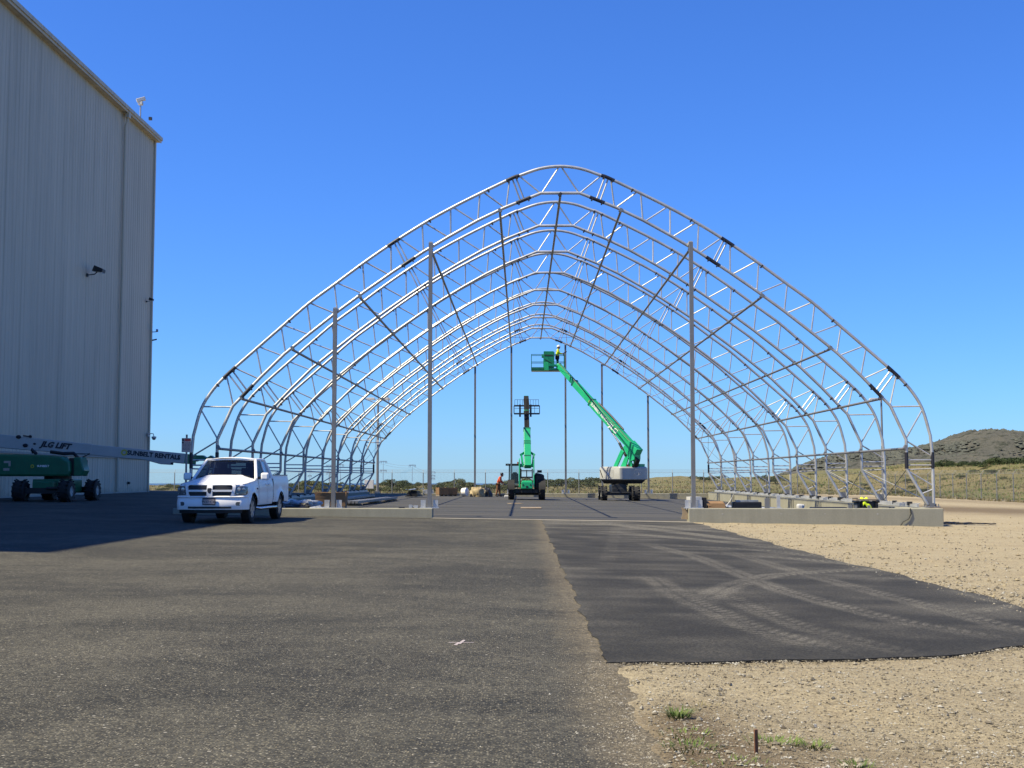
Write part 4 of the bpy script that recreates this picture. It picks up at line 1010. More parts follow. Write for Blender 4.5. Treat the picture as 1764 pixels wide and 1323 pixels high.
cols = [(-x, y) for x, y in reversed(HALF[1:])] + HALF
verts = []
for x, y in cols:
    L_, U_ = L_of(y), U_of(y)
    for j in range(rows+1):
        z = L_ + (U_-L_)*j/rows; k = abs(x)/W2
        xs_ = side_x(y, z, U_) if y > .4 else W2 - (.05*max(0,((z-.45)/(U_-.45)-.7)/.3)**1.6)
        yy_ = y + (front_ins(z) if y < .4 else 0)
        verts.append((x*xs_/W2 if k > .2 else x, yy_, z))
nr_ = rows+1
b.add(verts, [(i*nr_+j, (i+1)*nr_+j, (i+1)*nr_+j+1, i*nr_+j+1) for i in range(len(cols)-1) for j in range(rows)])
# inner arch liners
b.build('body', M['white_paint'], truck, smooth=40)
b = MB()
for yc in (WB0, WB1):
    for s in (-1, 1):
        ring = [(yc + (AR-.005)*math.cos(a), .40 + (AR-.005)*math.sin(a)) for a in np.linspace(-.1, PI+.1, 15)]
        b.add([(s*.99, y, z) for y, z in ring] + [(s*.60, y, z) for y, z in ring], [(i, i+1, 15+i+1, 15+i) for i in range(14)])
b.box((0,2.8,.52), (1.5,5.2,.22)); b.box((0,.5,.48), (1.7,.5,.25)); b.cyl((-.8,WB0,.4),(.8,WB0,.4),.06,8); b.cyl((-.8,WB1,.4),(.8,WB1,.4),.07,8); b.ball((.1,WB1,.4), .17)
b.box((-.02, .25,.37), (1.35,.14,.10)); b.build('underbody', M['interior'], truck)
b = MB()
def hood(u, v):
    y = .10 + 1.46*v; xn = 2*u-1; U_ = U_of(y); ex = side_x(y, U_, U_) - .01 if y > .45 else float(np.interp(y, [.1,.14,.2,.3,.45], [.74,.80,.87,.92,.945]))
    blg = (.035 + .115*v)*(1 - abs(xn)**3.2) + .018*math.exp(-((abs(xn)-.52)/.12)**2)*min(1, v*4)
    return (xn*ex, y + .04*(1-v)*xn*xn - .03*(1-v) + .22*v*xn*xn*.6, U_ + blg)
b.grid(hood, 28, 16); b.build('hood', M['white_paint'], truck, smooth=50)
for s in (-1, 1):
    b = MB(); b.tube([Vector(hood(.5 + s*.5, v)) + Vector((s*.004, 0, .003)) for v in np.linspace(.08, 1, 12)], .0075, 5); b.build('hood_gap', M['black'], truck)
b = MB(); b.box((0,1.66,1.33), (1.5,.22,.06)); b.bar((.1,1.56,1.37),(-.55,1.72,1.42),.03,.02); b.bar((.65,1.58,1.36),(.1,1.72,1.42),.03,.02); b.build('cowl_wiper', M['black'], truck)
# greenhouse
b = MB()
def roof_f(u, v):
    xn = 2*u-1; y = 2.24 + 1.14*v; return (xn*.735, y - .05*(1-v)*(1-xn*xn), 1.845 + .085*(1-abs(xn)**2.6) - .03*(2*v-1)**4)
b.grid(roof_f, 16, 10)
for s in (-1, 1):
    b.tube([(s*.93,1.58,1.26),(s*.84,1.92,1.55),(s*.735,2.28,1.835),(s*.735,2.7,1.85),(s*.735,3.3,1.835),(s*.82,3.47,1.58),(s*.93,3.52,1.26)], [.05,.045,.045,.042,.05,.075,.085], 8)
    b.bar((s*.94,2.80,1.25),(s*.745,2.76,1.84),.05,.10,(0,1,0))
    b.bar((s*.935,1.5,1.265),(s*.935,3.52,1.275),.05,.05)
b.box((0,3.42,1.80), (1.46,.10,.09)); b.box((0,3.50,1.28), (1.85,.06,.14)); b.box((0,2.26,1.845),(1.44,.07,.05))
for s in (-1, 1): b.prism([(s*.93,3.50,1.25),(s*.55,3.50,1.25),(s*.52,3.43,1.80),(s*.74,3.40,1.80)], (0,.03,0))
b.build('cab', M['white_paint'], truck, smooth=40)
b = MB(); b.grid(lambda u, v: ((2*u-1)*(.885-.155*v), 1.60+.68*v - .10*(1-(2*u-1)**2)*(1-.4*v), 1.295+.54*v), 10, 5); b.build('windshield', M['glass'], truck, smooth=60)
b = MB(); b.add([(-.56,3.475,1.34),(.56,3.475,1.34),(.53,3.425,1.77),(-.53,3.425,1.77)], [(0,1,2,3)]); b.build('rear_window', M['glass'], truck)
for s in (-1, 1):
    for (y0, y1, ya, yb__) in ((1.72,2.74,2.26,2.70),(2.86,3.44,2.82,3.28)):
        b = MB(); b.add([(s*.925,y0,1.29),(s*.925,y1,1.295),(s*.765,yb__,1.80),(s*.775,ya,1.79)], [(0,1,2,3)]); b.build('side_window', M['glass'], truck)
b = MB(); b.box((0,2.5,.78),(1.8,1.9,.1)); b.box((0,1.86,1.16),(1.7,.42,.28),(.1,0,0))
for x in (-.42, .42):
    b.box((x,2.62,.98),(.52,.5,.18)); b.box((x,2.88,1.28),(.50,.15,.62),(-.15,0,0)); b.box((x,2.95,1.66),(.26,.09,.18))
b.box((0,3.3,1.1),(1.5,.18,.5)); b.lathe((.42,2.2,1.27),(0,-.85,.5),[(0,.19),(.02,.2),(.03,.185)],16); b.box((0,2.36,1.75),(.24,.03,.07))
b.build('cabin_interior', M['interior'], truck)
for s in (-1, 1):
    for (y0, y1, hy) in ((1.70,2.76,2.58),(2.79,3.50,2.95)):
        b = MB()
        def df(u, v, s=s, y0=y0, y1=y1):
            y = y0 + (y1-y0)*u; zl = L_of(y, .53) + .015; U_ = U_of(y) - .012; z = zl + (U_-zl)*v; return (s*side_x(y, z, U_of(y), 1, .009), y, z)
        b.grid(df, 12, 10); dr = b.build('door', M['white_paint'], truck, smooth=40)
        b = MB(); b.box((s*(side_x(hy,1.12,1.27)+.035), hy, 1.10), (.035,.21,.035)); b.box((s*(side_x(hy,1.12,1.27)+.012), hy, 1.10), (.03,.26,.07)); b.build('handle', M['white_paint'], dr, bevel=.01)
        b = MB(); b.bar((s*(side_x(y1,.9,1.27)+.004),y1+.014,.56),(s*(side_x(y1,1.2,1.27)-.012),y1+.014,1.25),.006,.014); b.build('door_gap', M['black'], dr)
    b = MB(); b.box((s*1.16,1.74,1.34),(.24,.13,.22)); b.build('mirror', M['white_paint'], truck, bevel=.05)
    b = MB(); b.bar((s*.93,1.70,1.29),(s*1.08,1.74,1.30),.06,.07); b.box((s*1.16,1.812,1.34),(.2,.012,.18)); b.build('mirror_arm', M['black'], truck)
    b = MB(); b.tube([(s*.92,1.52,.43),(s*1.03,1.66,.40),(s*1.03,3.86,.40),(s*.92,3.98,.43)], .045, 8); b.build('running_board', M['chrome'], truck, smooth=50)
# bed
b = MB()
def bedside(s):
    def f_(u, v):
        y = 3.60 + 2.16*u; U_ = 1.365; L_ = L_of(y, .55); z = L_ + (U_-L_)*v; return (s*side_x(y, z, U_), y, z)
    return f_
for s in (-1, 1):
    b.grid(bedside(s), 44, 10); b.box((s*.90,4.68,1.36),(.12,2.16,.035)); b.add([(s*.86,3.6,.75),(s*.86,5.76,.75),(s*.86,5.76,1.36),(s*.86,3.6,1.36)],[(0,1,2,3)])
b.box((0,3.62,1.05),(1.86,.05,.66)); b.box((0,5.74,1.02),(1.86,.06,.70)); b.box((0,4.7,.74),(1.8,2.1,.04)); b.box((0,5.86,.62),(1.9,.2,.2))
b.build('bed', M['white_paint'], truck, smooth=40)
b = MB()
for s in (-1,1): b.box((s*.90,4.68,1.385),(.13,2.14,.02))
b.build('bed_rail_cap', M['black'], truck)
# front end
def plan_y(x): return .02 + .11*(abs(x)/.82)**2.2
b = MB()
def bump_f(z0, z1, off, ext):
    ring = [( -x, y) for x, y in reversed(HALF[1:ext])] + HALF[:ext]; vs_ = []
    nb = len(ring)
    zs = np.linspace(z0, z1, 7)
    for x, y in ring:
        for i, z in enumerate(zs):
            t_ = i/6; o_ = off*(.45 + .55*math.sin(PI*min(1, .12+t_*.88))); rr_ = math.hypot(x, .6) 
            vs_.append((x*(1 + o_*.2), y - o_*(1 if y < .35 else 1 - min(1, (y-.35)/.1)), z))
    return vs_, [(i*7+j, (i+1)*7+j, (i+1)*7+j+1, i*7+j+1) for i in range(nb-1) for j in range(6)]
v_, f_ = bump_f(.40, .74, .075, 19); b.add(v_, f_)
v_, f_ = bump_f(.735, .79, .07, 17); b.add(v_, f_)
b.build('front_bumper', M['white_paint'], truck, smooth=50)
b = MB()
for i in range(8):
    x0, x1 = -.62 + i*.155, -.62 + (i+1)*.155; b.add([(x0,plan_y(x0)-.078,.435),(x1,plan_y(x1)-.078,.435),(x1,plan_y(x1)-.080,.49),(x0,plan_y(x0)-.080,.49)], [(0,1,2,3)])
b.build('lower_intake', M['black'], truck)
b = MB()
for i in range(12):
    x0, x1 = -.9 + i*.15, -.9 + (i+1)*.15; b.add([(x0,plan_y(x0)-.02,.30),(x1,plan_y(x1)-.02,.30),(x1,plan_y(x1)-.03,.41),(x0,plan_y(x0)-.03,.41)], [(0,1,2,3)])
b.build('air_dam', M['black'], truck)
def gp(x, z, o_): return Vector((x, plan_y(x) - o_ + front_ins(z), z))
def rrect(cx, cz, wx, wz, rad, n=5):
    P = []
    for (sx_, sz_, a0) in ((1,1,0),(-1,1,PI/2),(-1,-1,PI),(1,-1,3*PI/2)):
        for k in range(n+1):
            a = a0 + PI/2*k/n; P.append((cx + sx_*(wx/2-rad) + rad*math.cos(a), cz + sz_*(wz/2-rad) + rad*math.sin(a)))
    return P
b = MB()
o1 = [ (x*(1+.06*(z-.93)/.2), z) for x, z in rrect(0,.925,1.40,.46,.13)]; o2 = [(x*(1+.06*(z-.93)/.2), z) for x, z in rrect(0,.93,1.25,.34,.09)]; n_ = len(o1)
b.add([gp(x,z,.015) for x,z in o1]+[gp(x,z,.055) for x,z in o1]+[gp(x,z,.06) for x,z in o2]+[gp(x,z,.0) for x,z in o2],
      [(k*n_+i, k*n_+(i+1)%n_, (k+1)*n_+(i+1)%n_, (k+1)*n_+i) for k in range(3) for i in range(n_)])
for (x0, z0, x1, z1, ww) in ((-.63,.935,.63,.935,.055),(0,.76,0,1.10,.16)):
    b.bar(gp(x0,z0,.04), gp(x1*.5+x0*.5,.935 if z0==z1 else (z0+z1)/2,.05), ww, .05, (0,-1,0)); b.bar(gp(x1*.5+x0*.5,.935 if z0==z1 else (z0+z1)/2,.05), gp(x1,z1,.04), ww, .05, (0,-1,0))
b.build('grille_surround', M['white_paint'], truck, smooth=40)
b = MB()
for s in (-1, 1):
    for (za, zb) in ((.775,.905),(.965,1.085)): b.grid(lambda u, v, s=s, za=za, zb=zb: gp(s*(.085+.545*u), za+(zb-za)*v, .022), 6, 1)
gr = b.build('grille_mesh', M['black'], truck)
b = MB()
for s in (-1, 1):
    for (za, zb) in ((.775,.905),(.965,1.085)):
        for k in range(3): z = za + (zb-za)*(k+.6)/3.4; b.bar(gp(s*.09,z,.026), gp(s*.62,z,.026), .008, .008)
tag(b.build('grille_slat', M['dk_steel'], gr), kind='stuff')
b = MB(); P = [(-.062,1.0),(-.03,1.015),(.03,1.015),(.062,1.0),(.06,.93),(.035,.875),(0,.86),(-.035,.875),(-.06,.93)]; b.prism([gp(x,z-.002,.078) for x, z in P], (0,.03,0)); b.build('grille_badge', M['ink'], truck, bevel=.006)
for s in (-1, 1):
    b = MB(); pl = [(.64,.82),(.66,1.03),(.70,1.06),(.86,1.07),(.985,1.05),(.995,.86),(.97,.82)]
    def hp(x, z, o_):
        if x <= .80: return Vector((s*x, plan_y(x) - o_ + front_ins(z), z))
        t_ = (x-.80)/.20*1.35; return Vector((s*(.80+(W2-.80)*math.sin(min(t_,1.45)) + o_*math.sin(min(t_,1.45))), .125 + .26*(1-math.cos(min(t_,1.45))) - o_*math.cos(min(t_,1.45)) + front_ins(z), z))
    xs_ = np.linspace(.70,1.0,12); top = np.interp(xs_, [.70,.72,.76,.86,1.0],[1.0,1.05,1.065,1.07,1.045]); bot = np.interp(xs_, [.70,.72,.95,1.0],[.84,.81,.81,.86])
    b.add([hp(x,z,.012) for x,z in zip(xs_,bot)]+[hp(x,z,.016) for x,z in zip(xs_,(bot+top)/2)]+[hp(x,z,.012) for x,z in zip(xs_,top)], [(k*12+i,k*12+i+1,(k+1)*12+i+1,(k+1)*12+i) for k in range(2) for i in range(11)])
    hl = b.build('headlight', M['lens'], truck, smooth=60)
    b = MB()
    c_ = hp(.80,.975,.02); b.lathe(c_, (0,-1,0), [(0,.055),(.012,.05),(.014,.001)], 14); c_ = hp(.895,.975,.02); b.lathe(c_, (s*.5,-1,0), [(0,.045),(.012,.04),(.014,.001)], 14)
    b.bar(hp(.74,.85,.02),hp(.93,.85,.02),.035,.01,(0,-1,0)); b.build('bulb_cover', M['lens_clear'], hl)
    b = MB(); P = rrect(s*.80,.565,.13,.11,.04); b.prism([Vector((x, plan_y(x)-.082, z)) for x, z in P], (0,.03,0)); b.build('fog_light', M['lens'], truck)
b = MB(); b.box((0,-.075,.635),(.37,.02,.20)); pl_ = b.build('license_plate', M['plate_blue'], truck); b = MB(); b.box((0,-.088,.625),(.33,.008,.13)); b.build('plate_face', M['sign_white'], pl_)
text('plate_number', 'W37 C38', .10, face_matrix((0,-.094,.622),(1,0,0),(0,0,1)), M['ink'], pl_, .001)
for s in (-1,1): text('fender_badge', 'HEMI', .06, face_matrix((s*1.004,1.50,.98),(0,s,0),(0,0,1)), M['ink'], truck, .004)
for yc in (WB0, WB1):
    for s in (-1, 1): wheel(truck, (s*.86, yc, .40), .405, .27, M['rim'], s, 6, 0, .63)

# ------------------------------------------------------------------ boom lift under the frame
def lift_boom(e, root, tip, mats, parts):
    """telescoping sections from root to tip; parts: (t0, t1, width, height, material)"""
    root, tip = Vector(root), Vector(tip); d = tip - root; out = []
    for (t0, t1, w_, h_, mt) in parts:
        b = MB(); b.bar(root + d*t0, root + d*t1, w_, h_); out.append(b.build('boom_section', M[mt], e, bevel=.025))
    return out
BX, BY = 6.30, 82.05
lift = empty('boom_lift', (BX, BY, float(gz(BX))), label='green telescopic boom lift with grey counterweight, raised under the trusses', cat='boom lift')
for s in (-1, 1):
    for yy_ in (-1.45, 1.45): wheel(lift, (s*1.02, yy_, .45), .455, .40 if not (s > 0 and yy_ < 0) else .52, M['cw_grey'], s, 5, 16, .5)
b = MB(); b.box((0,0,.62),(.95,2.7,.42)); b.prism([(-.5,-1.3,.5),(.35,-1.3,.5),(.5,-1.3,.95),(.1,-1.3,1.15),(-.5,-1.3,1.0)],(0,2.6,0)); b.build('chassis', M['dk_steel'], lift, bevel=.03)
b = MB()
for yy_ in (-1.45,1.45): b = MB(); b.box((0,yy_,.47),(1.75,.24,.22)); b.cyl((-.6,yy_-.16,.52),(.6,yy_-.16,.52),.045); b.build('axle', M['dk_steel'], lift)
b = MB(); b.lathe((.1,.0,.98),(0,0,1),[(0,.55),(.22,.55)],20); b.ball((-.1,-1.34,.72),.06); b.build('turntable_ring', M['black'], lift)
tr = empty('turret', (.46,-.30,0), R_(140)-PI/2+PI/2, parent=lift)   # local +x points along the boom
ang = math.atan2(.77, -.64); tr.rotation_euler = (0,0,ang)
def super_ring(z, xa, xb, wy, rb_):
    P = []
    for a in np.linspace(-PI/2, PI/2, 13): P.append((xa - rb_*abs(math.cos(a))**.75, -wy/2*np.sign(math.sin(-a))*abs(math.sin(a))**.62 if False else wy/2*np.sign(math.sin(a))*abs(math.sin(a))**.62, z))
    P = [(-q[0], q[1], q[2]) for q in P]
    P = [(xa - (rb_*abs(math.cos(a))**.75), -wy/2*(1 if a < 0 else -1)*abs(math.sin(a))**.42, z) for a in np.linspace(PI/2, -PI/2, 13)]
    return P + [(xb, -wy/2, z), (xb, wy/2, z)]
b = MB(); b.loft([super_ring(1.34,-.62,1.06,2.44,.26), super_ring(1.40,-.66,1.10,2.52,.28), super_ring(2.10,-.66,1.10,2.52,.28), super_ring(2.20,-.60,1.05,2.42,.24)]); b.build('counterweight', M['cw_grey'], tr, smooth=30)
b = MB(); b.loft([super_ring(1.10,-.45,.95,2.0,.2), super_ring(1.36,-.60,1.04,2.42,.24)]); b.build('turret_skirt', M['dk_steel'], tr, smooth=30)
b = MB(); b.box((.25,1.262,1.75),(.9,.01,.5)); b.build('hood_panel', M['cw_grey'], tr)
b = MB(); b.prism([(.22,1.268,1.68),(.40,1.268,1.68),(.31,1.268,1.92)],(0,.004,0)); b.build('warning_triangle', M['white_plain'], tr)
for z_ in (1.0,): pass
b = MB(); b.bar((.8,1.272,1.5),(1.05,1.272,2.0),.02,.09,(0,1,0)); b.build('hazard_stripe', M['ink'], tr)
b = MB(); c_ = Vector((-1.168,.12,1.80))
for i in range(22):
    a0, a1 = 2*PI*i/26+.9, 2*PI*(i+1)/26+.9; b.bar(c_+Vector((0,math.cos(a0)*.2,math.sin(a0)*.2)), c_+Vector((0,math.cos(a1)*.2,math.sin(a1)*.2)), .035, .012, (1,0,0))
b.build('maker_emblem', M['silver'], tr)
text('maker_name', 'JLG', .22, face_matrix((-1.172,-.28,1.78),(0,-1,0),(0,0,1)), M['silver'], tr, .005)
b = MB(); b.box((-.4,-.9,2.28),(.5,.5,.2)); b.box((-.1,-.75,2.3),(.3,.3,.24)); b.build('control_cover', M['green'], tr, bevel=.02)
b = MB(); b.cyl((-.55,.35,2.2),(-.55,.35,2.34),.05); b.cyl((-.2,-1.0,2.36),(-.2,-1.0,2.5),.05); b.build('beacon', M['lamp_red'], tr)
RT, TP = Vector((-.85,0,3.32)), Vector((6.55,.0,9.28))
axd = (TP-RT).normalized(); upv = Vector((-axd.z,0,axd.x))
secs = lift_boom(tr, RT - axd*.25, TP, M, [(0,.56,.43,.50,'green'),(.559,.79,.35,.41,'green'),(.789,1.0,.29,.34,'green')])
b = MB()
for t_, w_, h_ in ((.555,.47,.54),(.785,.39,.45)): p = RT - axd*.25 + (TP-RT+axd*.25)*t_; b.bar(p - axd*.06, p + axd*.06, w_, h_)
for t_ in (.20,.26): p = RT + (TP-RT)*t_; b.bar(p - axd*.02, p + axd*.02, .445, .515)
b.build('boom_collar', M['green_dk'], tr, bevel=.01)
b = MB(); b.tube([RT+axd*1.6+upv*.40, RT+axd*3.0+upv*.42, RT+axd*4.6+upv*.36], .05, 6); b.tube([RT+axd*.2+upv*.29+Vector((0,.2,0)), TP+upv*.22+Vector((0,.14,0))], .025, 6); b.build('hose_track', M['black'], tr)
# root bracket, riser links, hoses
b = MB(); b.prism([RT-axd*.42+upv*.30+Vector((0,-.28,0)), RT+axd*.55+upv*.30+Vector((0,-.28,0)), RT+axd*.7-upv*.40+Vector((0,-.28,0)), Vector((-.75,-.28,2.55)), Vector((-1.12,-.28,2.65)), RT-axd*.45-upv*.1+Vector((0,-.28,0))], (0,.56,0)); b.build('boom_bracket', M['green'], tr, bevel=.02)
b = MB()
for s in (-1,1):
    for p_, q_, w_, h_ in (((.62,s*.33,2.15),(-.10,s*.33,3.25),.10,.30),((-.75,s*.2,2.1),(-.62,s*.2,3.0),.09,.22),((-.1,s*.15,2.1),(-.45,s*.15,2.95),.08,.16)):
        b = MB(); b.bar(p_, q_, w_, h_, (1,0,0)); b.build('riser_link', M['green'], tr, bevel=.02)
b = MB(); b.cyl((-.05,0,2.9),(.55,0,3.75)-np.array((0,0,0)),.085); b.build('lift_cylinder', M['black'], tr, smooth=40)
b = MB(); b.cyl((.5,0,3.7),(1.9,0,5.18),.05); b.build('cylinder_rod', M['chrome'], tr, smooth=40)
b = MB()
for i in range(6): y_ = -.22+.09*i; b.tube([(-.85,y_,2.15),(-1.1-.03*i,y_,2.6),(-1.02,y_,3.0),(-.8,y_,3.25)], .035, 6)
b.build('hydraulic_hose', M['black'], tr, smooth=50)
# lettering on the lit side of the boom (local +y side)
def on_boom(t_, v_, y_): return RT + (TP-RT)*t_ + upv*v_ + Vector((0,y_,0))
b = MB(); b.lathe(on_boom(.545,.02,.222), (0,1,0), [(0,.10),(.006,.10),(.008,.001)], 14); b.build('yellow_emblem', M['yellow_logo'], tr)
text('boom_lettering', 'SUNBELT RENTALS', .30, face_matrix(on_boom(.40,.02,.222), -axd, upv), M['white_plain'], tr, .004, 0, .006, .92)
text('boom_lettering', 'JLG', .46, face_matrix(on_boom(.235,-.0,.222), -axd, upv), M['white_plain'], tr, .004, .2, .012, 1.25)
b = MB(); b.bar(on_boom(.03,.18,.22), on_boom(.52,.18,.22), .02, .03); b.build('boom_groove', M['green_dk'], tr)
# jib and basket, in the lift's own axes
tr_m = Matrix.Translation((.46,-.30,0)) @ Matrix.Rotation(ang, 4, 'Z')
tipw = tr_m @ TP
bc = Vector((tipw.x - .75, tipw.y + .35, 8.98))     # basket floor centre (lift coordinates)
b = MB(); b.bar(tipw + Vector((.08,.0,-.02)), (bc.x+.05, bc.y-.55, 9.02+.28), .16, .18); b.bar(tipw+Vector((.05,0,-.22)), (bc.x-.1, bc.y-.55, 9.0), .10,.12); b.ball(tipw, .2); b.box((bc.x-.1,bc.y-.52,9.2),(.3,.2,.55)); b.build('jib', M['green'], lift, bevel=.015)
bk = empty('basket', bc, parent=lift)
BWX, BWY = 2.3, .9
b = MB(); b.box((0,0,-.03),(BWX,BWY,.09)); b.box((-.62,-.45,.1),(1.05,.02,.16)); b.box((0,.45,.1),(BWX,.02,.16)); b.build('basket_floor', M['green_dk'], bk)
b = MB()
for z_ in (.55,1.08):
    b.tube([(-BWX/2,-BWY/2,z_),(BWX/2,-BWY/2,z_),(BWX/2,BWY/2,z_),(-BWX/2,BWY/2,z_),(-BWX/2,-BWY/2,z_)], .024, 6)
for x in (-BWX/2,-.2,.35,BWX/2):
    for y_ in (-BWY/2,BWY/2): b.cyl((x,y_,0),(x,y_,1.08),.022,6)
b.build('guard_rail', M['green_dk'], bk)
b = MB(); b.prism([(-.32,-.49,.08),(.42,-.49,.08),(.46,-.49,1.22),(.36,-.49,1.30),(-.30,-.49,1.30),(-.30,-.49,1.05),(-.44,-.49,1.05),(-.44,-.49,.85),(-.32,-.49,.85)], (0,.34,0)); b.build('control_console', M['green_md'], bk, bevel=.02)
b = MB(); b.box((.05,-.50,1.02),(.6,.02,.06)); b.bar((-.25,-.50,.75),(.3,-.50,.45),.02,.05,(0,1,0)); b.box((.0,-.51,.34),(.22,.06,.14)); b.build('console_fittings', M['interior'], bk)
basket_world = Vector((BX, BY, float(gz(BX)))) + bc

# ------------------------------------------------------------------ telehandler
HXc, HYc = .30, 80.2
th = empty('telehandler', (HXc, HYc, float(gz(HXc))), R_(0), label='green telehandler seen from behind with its boom and forks raised high', cat='telehandler')
for s in (-1, 1):
    for yy_ in (-1.35, 1.45): wheel(th, (s*.97, yy_, .58), .585, .38, M['green'], s, 5, 18, .52)
b = MB(); b.box((0,.1,.62),(.72,3.6,.36)); b.box((0,-1.35,.55),(1.6,.26,.26)); b.box((0,1.45,.55),(1.6,.26,.26)); b.box((0,0,.45),(1.5,1.6,.3)); b.build('chassis', M['dk_steel'], th, bevel=.03)
b = MB(); b.box((.02,-1.95,.93),(.72,.30,.46)); b.box((.02,-1.88,1.16),(.62,.3,.12)); b.build('counterweight', M['green'], th, bevel=.05)
b = MB()
for x in (-.22,.24): b.cyl((x,-2.115,.95),(x,-2.09,.95),.05,10)
b.box((.02,-2.12,.83),(.12,.06,.12)); b.build('tow_fittings', M['ink'], th)
b = MB()
for s in (-1,1): b.prism([(s*.42,-2.0,.8),(s*.42,-1.0,.8),(s*.42,-.9,2.05),(s*.42,-1.35,2.62),(s*.42,-1.7,2.55),(s*.42,-1.95,1.6)], (s*.07,0,0))
b.box((0,-1.62,2.16),(.86,.1,.22)); b.build('boom_tower', M['green'], th, bevel=.02)
b = MB(); b.box((0,-1.9,1.83),(.78,.08,.07)); b.box((0,-1.88,1.42),(.78,.08,.1)); b.box((0,-1.9,1.64),(.06,.06,.5))
for s in (-1,1): b.box((s*.35,-1.9,1.65),(.07,.07,.62))
b.build('rear_guard', M['interior'], th)
b = MB(); b.box((.80,-.2,1.12),(.62,2.5,.95)); b.prism([(.52,-1.45,1.5),(1.08,-1.45,1.42),(1.04,-1.45,1.62),(.54,-1.45,1.72)],(0,2.4,0)); b.build('engine_hood', M['black'], th, bevel=.09)
b = MB()
for s in (-1,1):
    b = MB(); ring = [(-1.35+.70*math.cos(a), .60+.68*math.sin(a)) for a in np.linspace(.25,PI-.1,10)]; b.add([(s*.76,y_,z_) for y_,z_ in ring]+[(s*1.19,y_,z_) for y_,z_ in ring]+[(s*1.19,y_,z_-.09) for y_,z_ in ring], [(k*10+i,k*10+i+1,(k+1)*10+i+1,(k+1)*10+i) for k in range(2) for i in range(9)]); b.build('fender', M['rubber'], th, smooth=50)
b = MB()
for (x,y_) in ((-1.12,-.65),(-.42,-.65),(-1.12,.75),(-.42,.75)): b.bar((x,y_,.85),(x+.02,y_,2.16),.06,.06)
b.box((-.77,.05,2.22),(.86,1.6,.12)); b.box((-.82,-.80,2.22),(1.02,.16,.13)); b.box((-.77,.05,.85),(.78,1.5,.12)); cabm = b.build('cab_frame', M['black'], th, bevel=.01)
b = MB(); b.add([(-1.10,-.64,.95),(-.44,-.64,.95),(-.42,-.64,2.15),(-1.10,-.64,2.15)],[(0,1,2,3)]); b.add([(-1.12,-.6,.95),(-1.12,.7,.95),(-1.10,.7,2.15),(-1.10,-.6,2.15)],[(0,1,2,3)]); b.add([(-1.10,.74,.95),(-.44,.74,.95),(-.42,.74,2.15),(-1.10,.74,2.15)],[(0,1,2,3)]); b.build('cab_glass', M['glass_clear'], th)
b = MB(); b.box((-.75,-.1,1.12),(.5,.5,.16)); b.box((-.75,-.34,1.42),(.46,.14,.5),(.1,0,0)); b.box((-.75,-.36,1.68),(.26,.1,.14)); b.build('seat', M['interior'], th, bevel=.04)
b = MB()
for x in (-1.18,-.98): b.box((x,-.90,2.22),(.12,.1,.15))
b.build('work_light', M['lens'], th); b = MB(); b.cyl((-.55,-.7,2.28),(-.55,-.7,2.40),.05); b.build('beacon', M['lamp_red'], th)
b = MB(); b.bar((.55,.5,1.6),(.72,.5,1.78),.03,.03); b.box((.84,.5,1.80),(.30,.12,.16)); b.build('mirror', M['black'], th, bevel=.03)
TR, TT = Vector((.07,-1.55,2.30)), Vector((-.02,.75,6.62)); ax2 = (TT-TR).normalized(); up2 = Vector((0,-ax2.z,ax2.y))
b = MB(); b.bar(TR-ax2*.25, TR+ax2*2.5, .42, .44); b.build('boom_base', M['green'], th, bevel=.02)
b = MB(); b.bar(TR+ax2*2.45, TT, .31, .34); b.build('boom_inner', M['boom_dark'], th, bevel=.02)
b = MB(); b.box(TT+Vector((0,.12,-.02)),(.30,.42,.22)); b.bar(TT+ax2*-1.05, TT+ax2*-1.15,.36,.38); b.build('boom_head', M['green'], th, bevel=.03)
b = MB()
for i in range(4): x = -.13+.085*i; b.tube([TR+ax2*2.4+up2*.2+Vector((x,0,0)), TT-ax2*.2+up2*.2+Vector((x,0,0))], .022, 5)
b.build('boom_hose', M['rubber'], th)
b = MB()
for t_, w_ in ((2.46,.46),(1.5,.44),(1.35,.44),(.45,.45)): b.bar(TR+ax2*(t_-.035),TR+ax2*(t_+.035),w_,.46)
b.bar(TR+ax2*2.40+up2*.235+Vector((-.19,0,0)), TR+ax2*1.75+up2*.235+Vector((.19,0,0)), .05,.02,(0,-1,.4)); b.build('boom_band', M['green_dk'], th)
b = MB()
for s in (-1,1): b = MB(); b.bar(TR+ax2*.75+Vector((s*.2,0,.02)), TR+ax2*.55+Vector((s*.46,0,.02)), .06,.14); b.bar(TR+ax2*.70+Vector((s*.40,0,0)), TR+Vector((s*.30,0,-.2)), .10,.10); b.build('boom_ear', M['green'], th)
b = MB(); c_ = TT + Vector((.06,.62,-.95))
for z_ in (-.10,.42): b.bar(c_+Vector((-.85,0,z_)), c_+Vector((.82,0,z_)), .09,.10)
for x in (-.85,.82): b.bar(c_+Vector((x,0,-.1)), c_+Vector((x,0,.42)), .05,.06)
for x in (-.46,.24): b.bar(c_+Vector((x,.0,-.3)), c_+Vector((x,0,.50)), .12,.14)
b.bar(c_+Vector((0,-.2,.2)), TT+Vector((0,.2,-.1)), .3,.25); cr = b.build('fork_carriage', M['ink'], th)
b = MB()
for i in range(10): x = -.80+.172*i; b.cyl(c_+Vector((x,0,.42)), c_+Vector((x,0,.82)), .012, 4)
b.cyl(c_+Vector((-.81,0,.82)), c_+Vector((.77,0,.82)), .012, 4); b.cyl(c_+Vector((-.81,0,.25)), c_+Vector((.77,0,.25)), .012, 4)
for x in (-.5,.5): b.cyl(c_+Vector((x,0,-.1)), c_+Vector((x,0,.42)), .012, 4)
b.build('load_backrest', M['dk_steel'], cr)
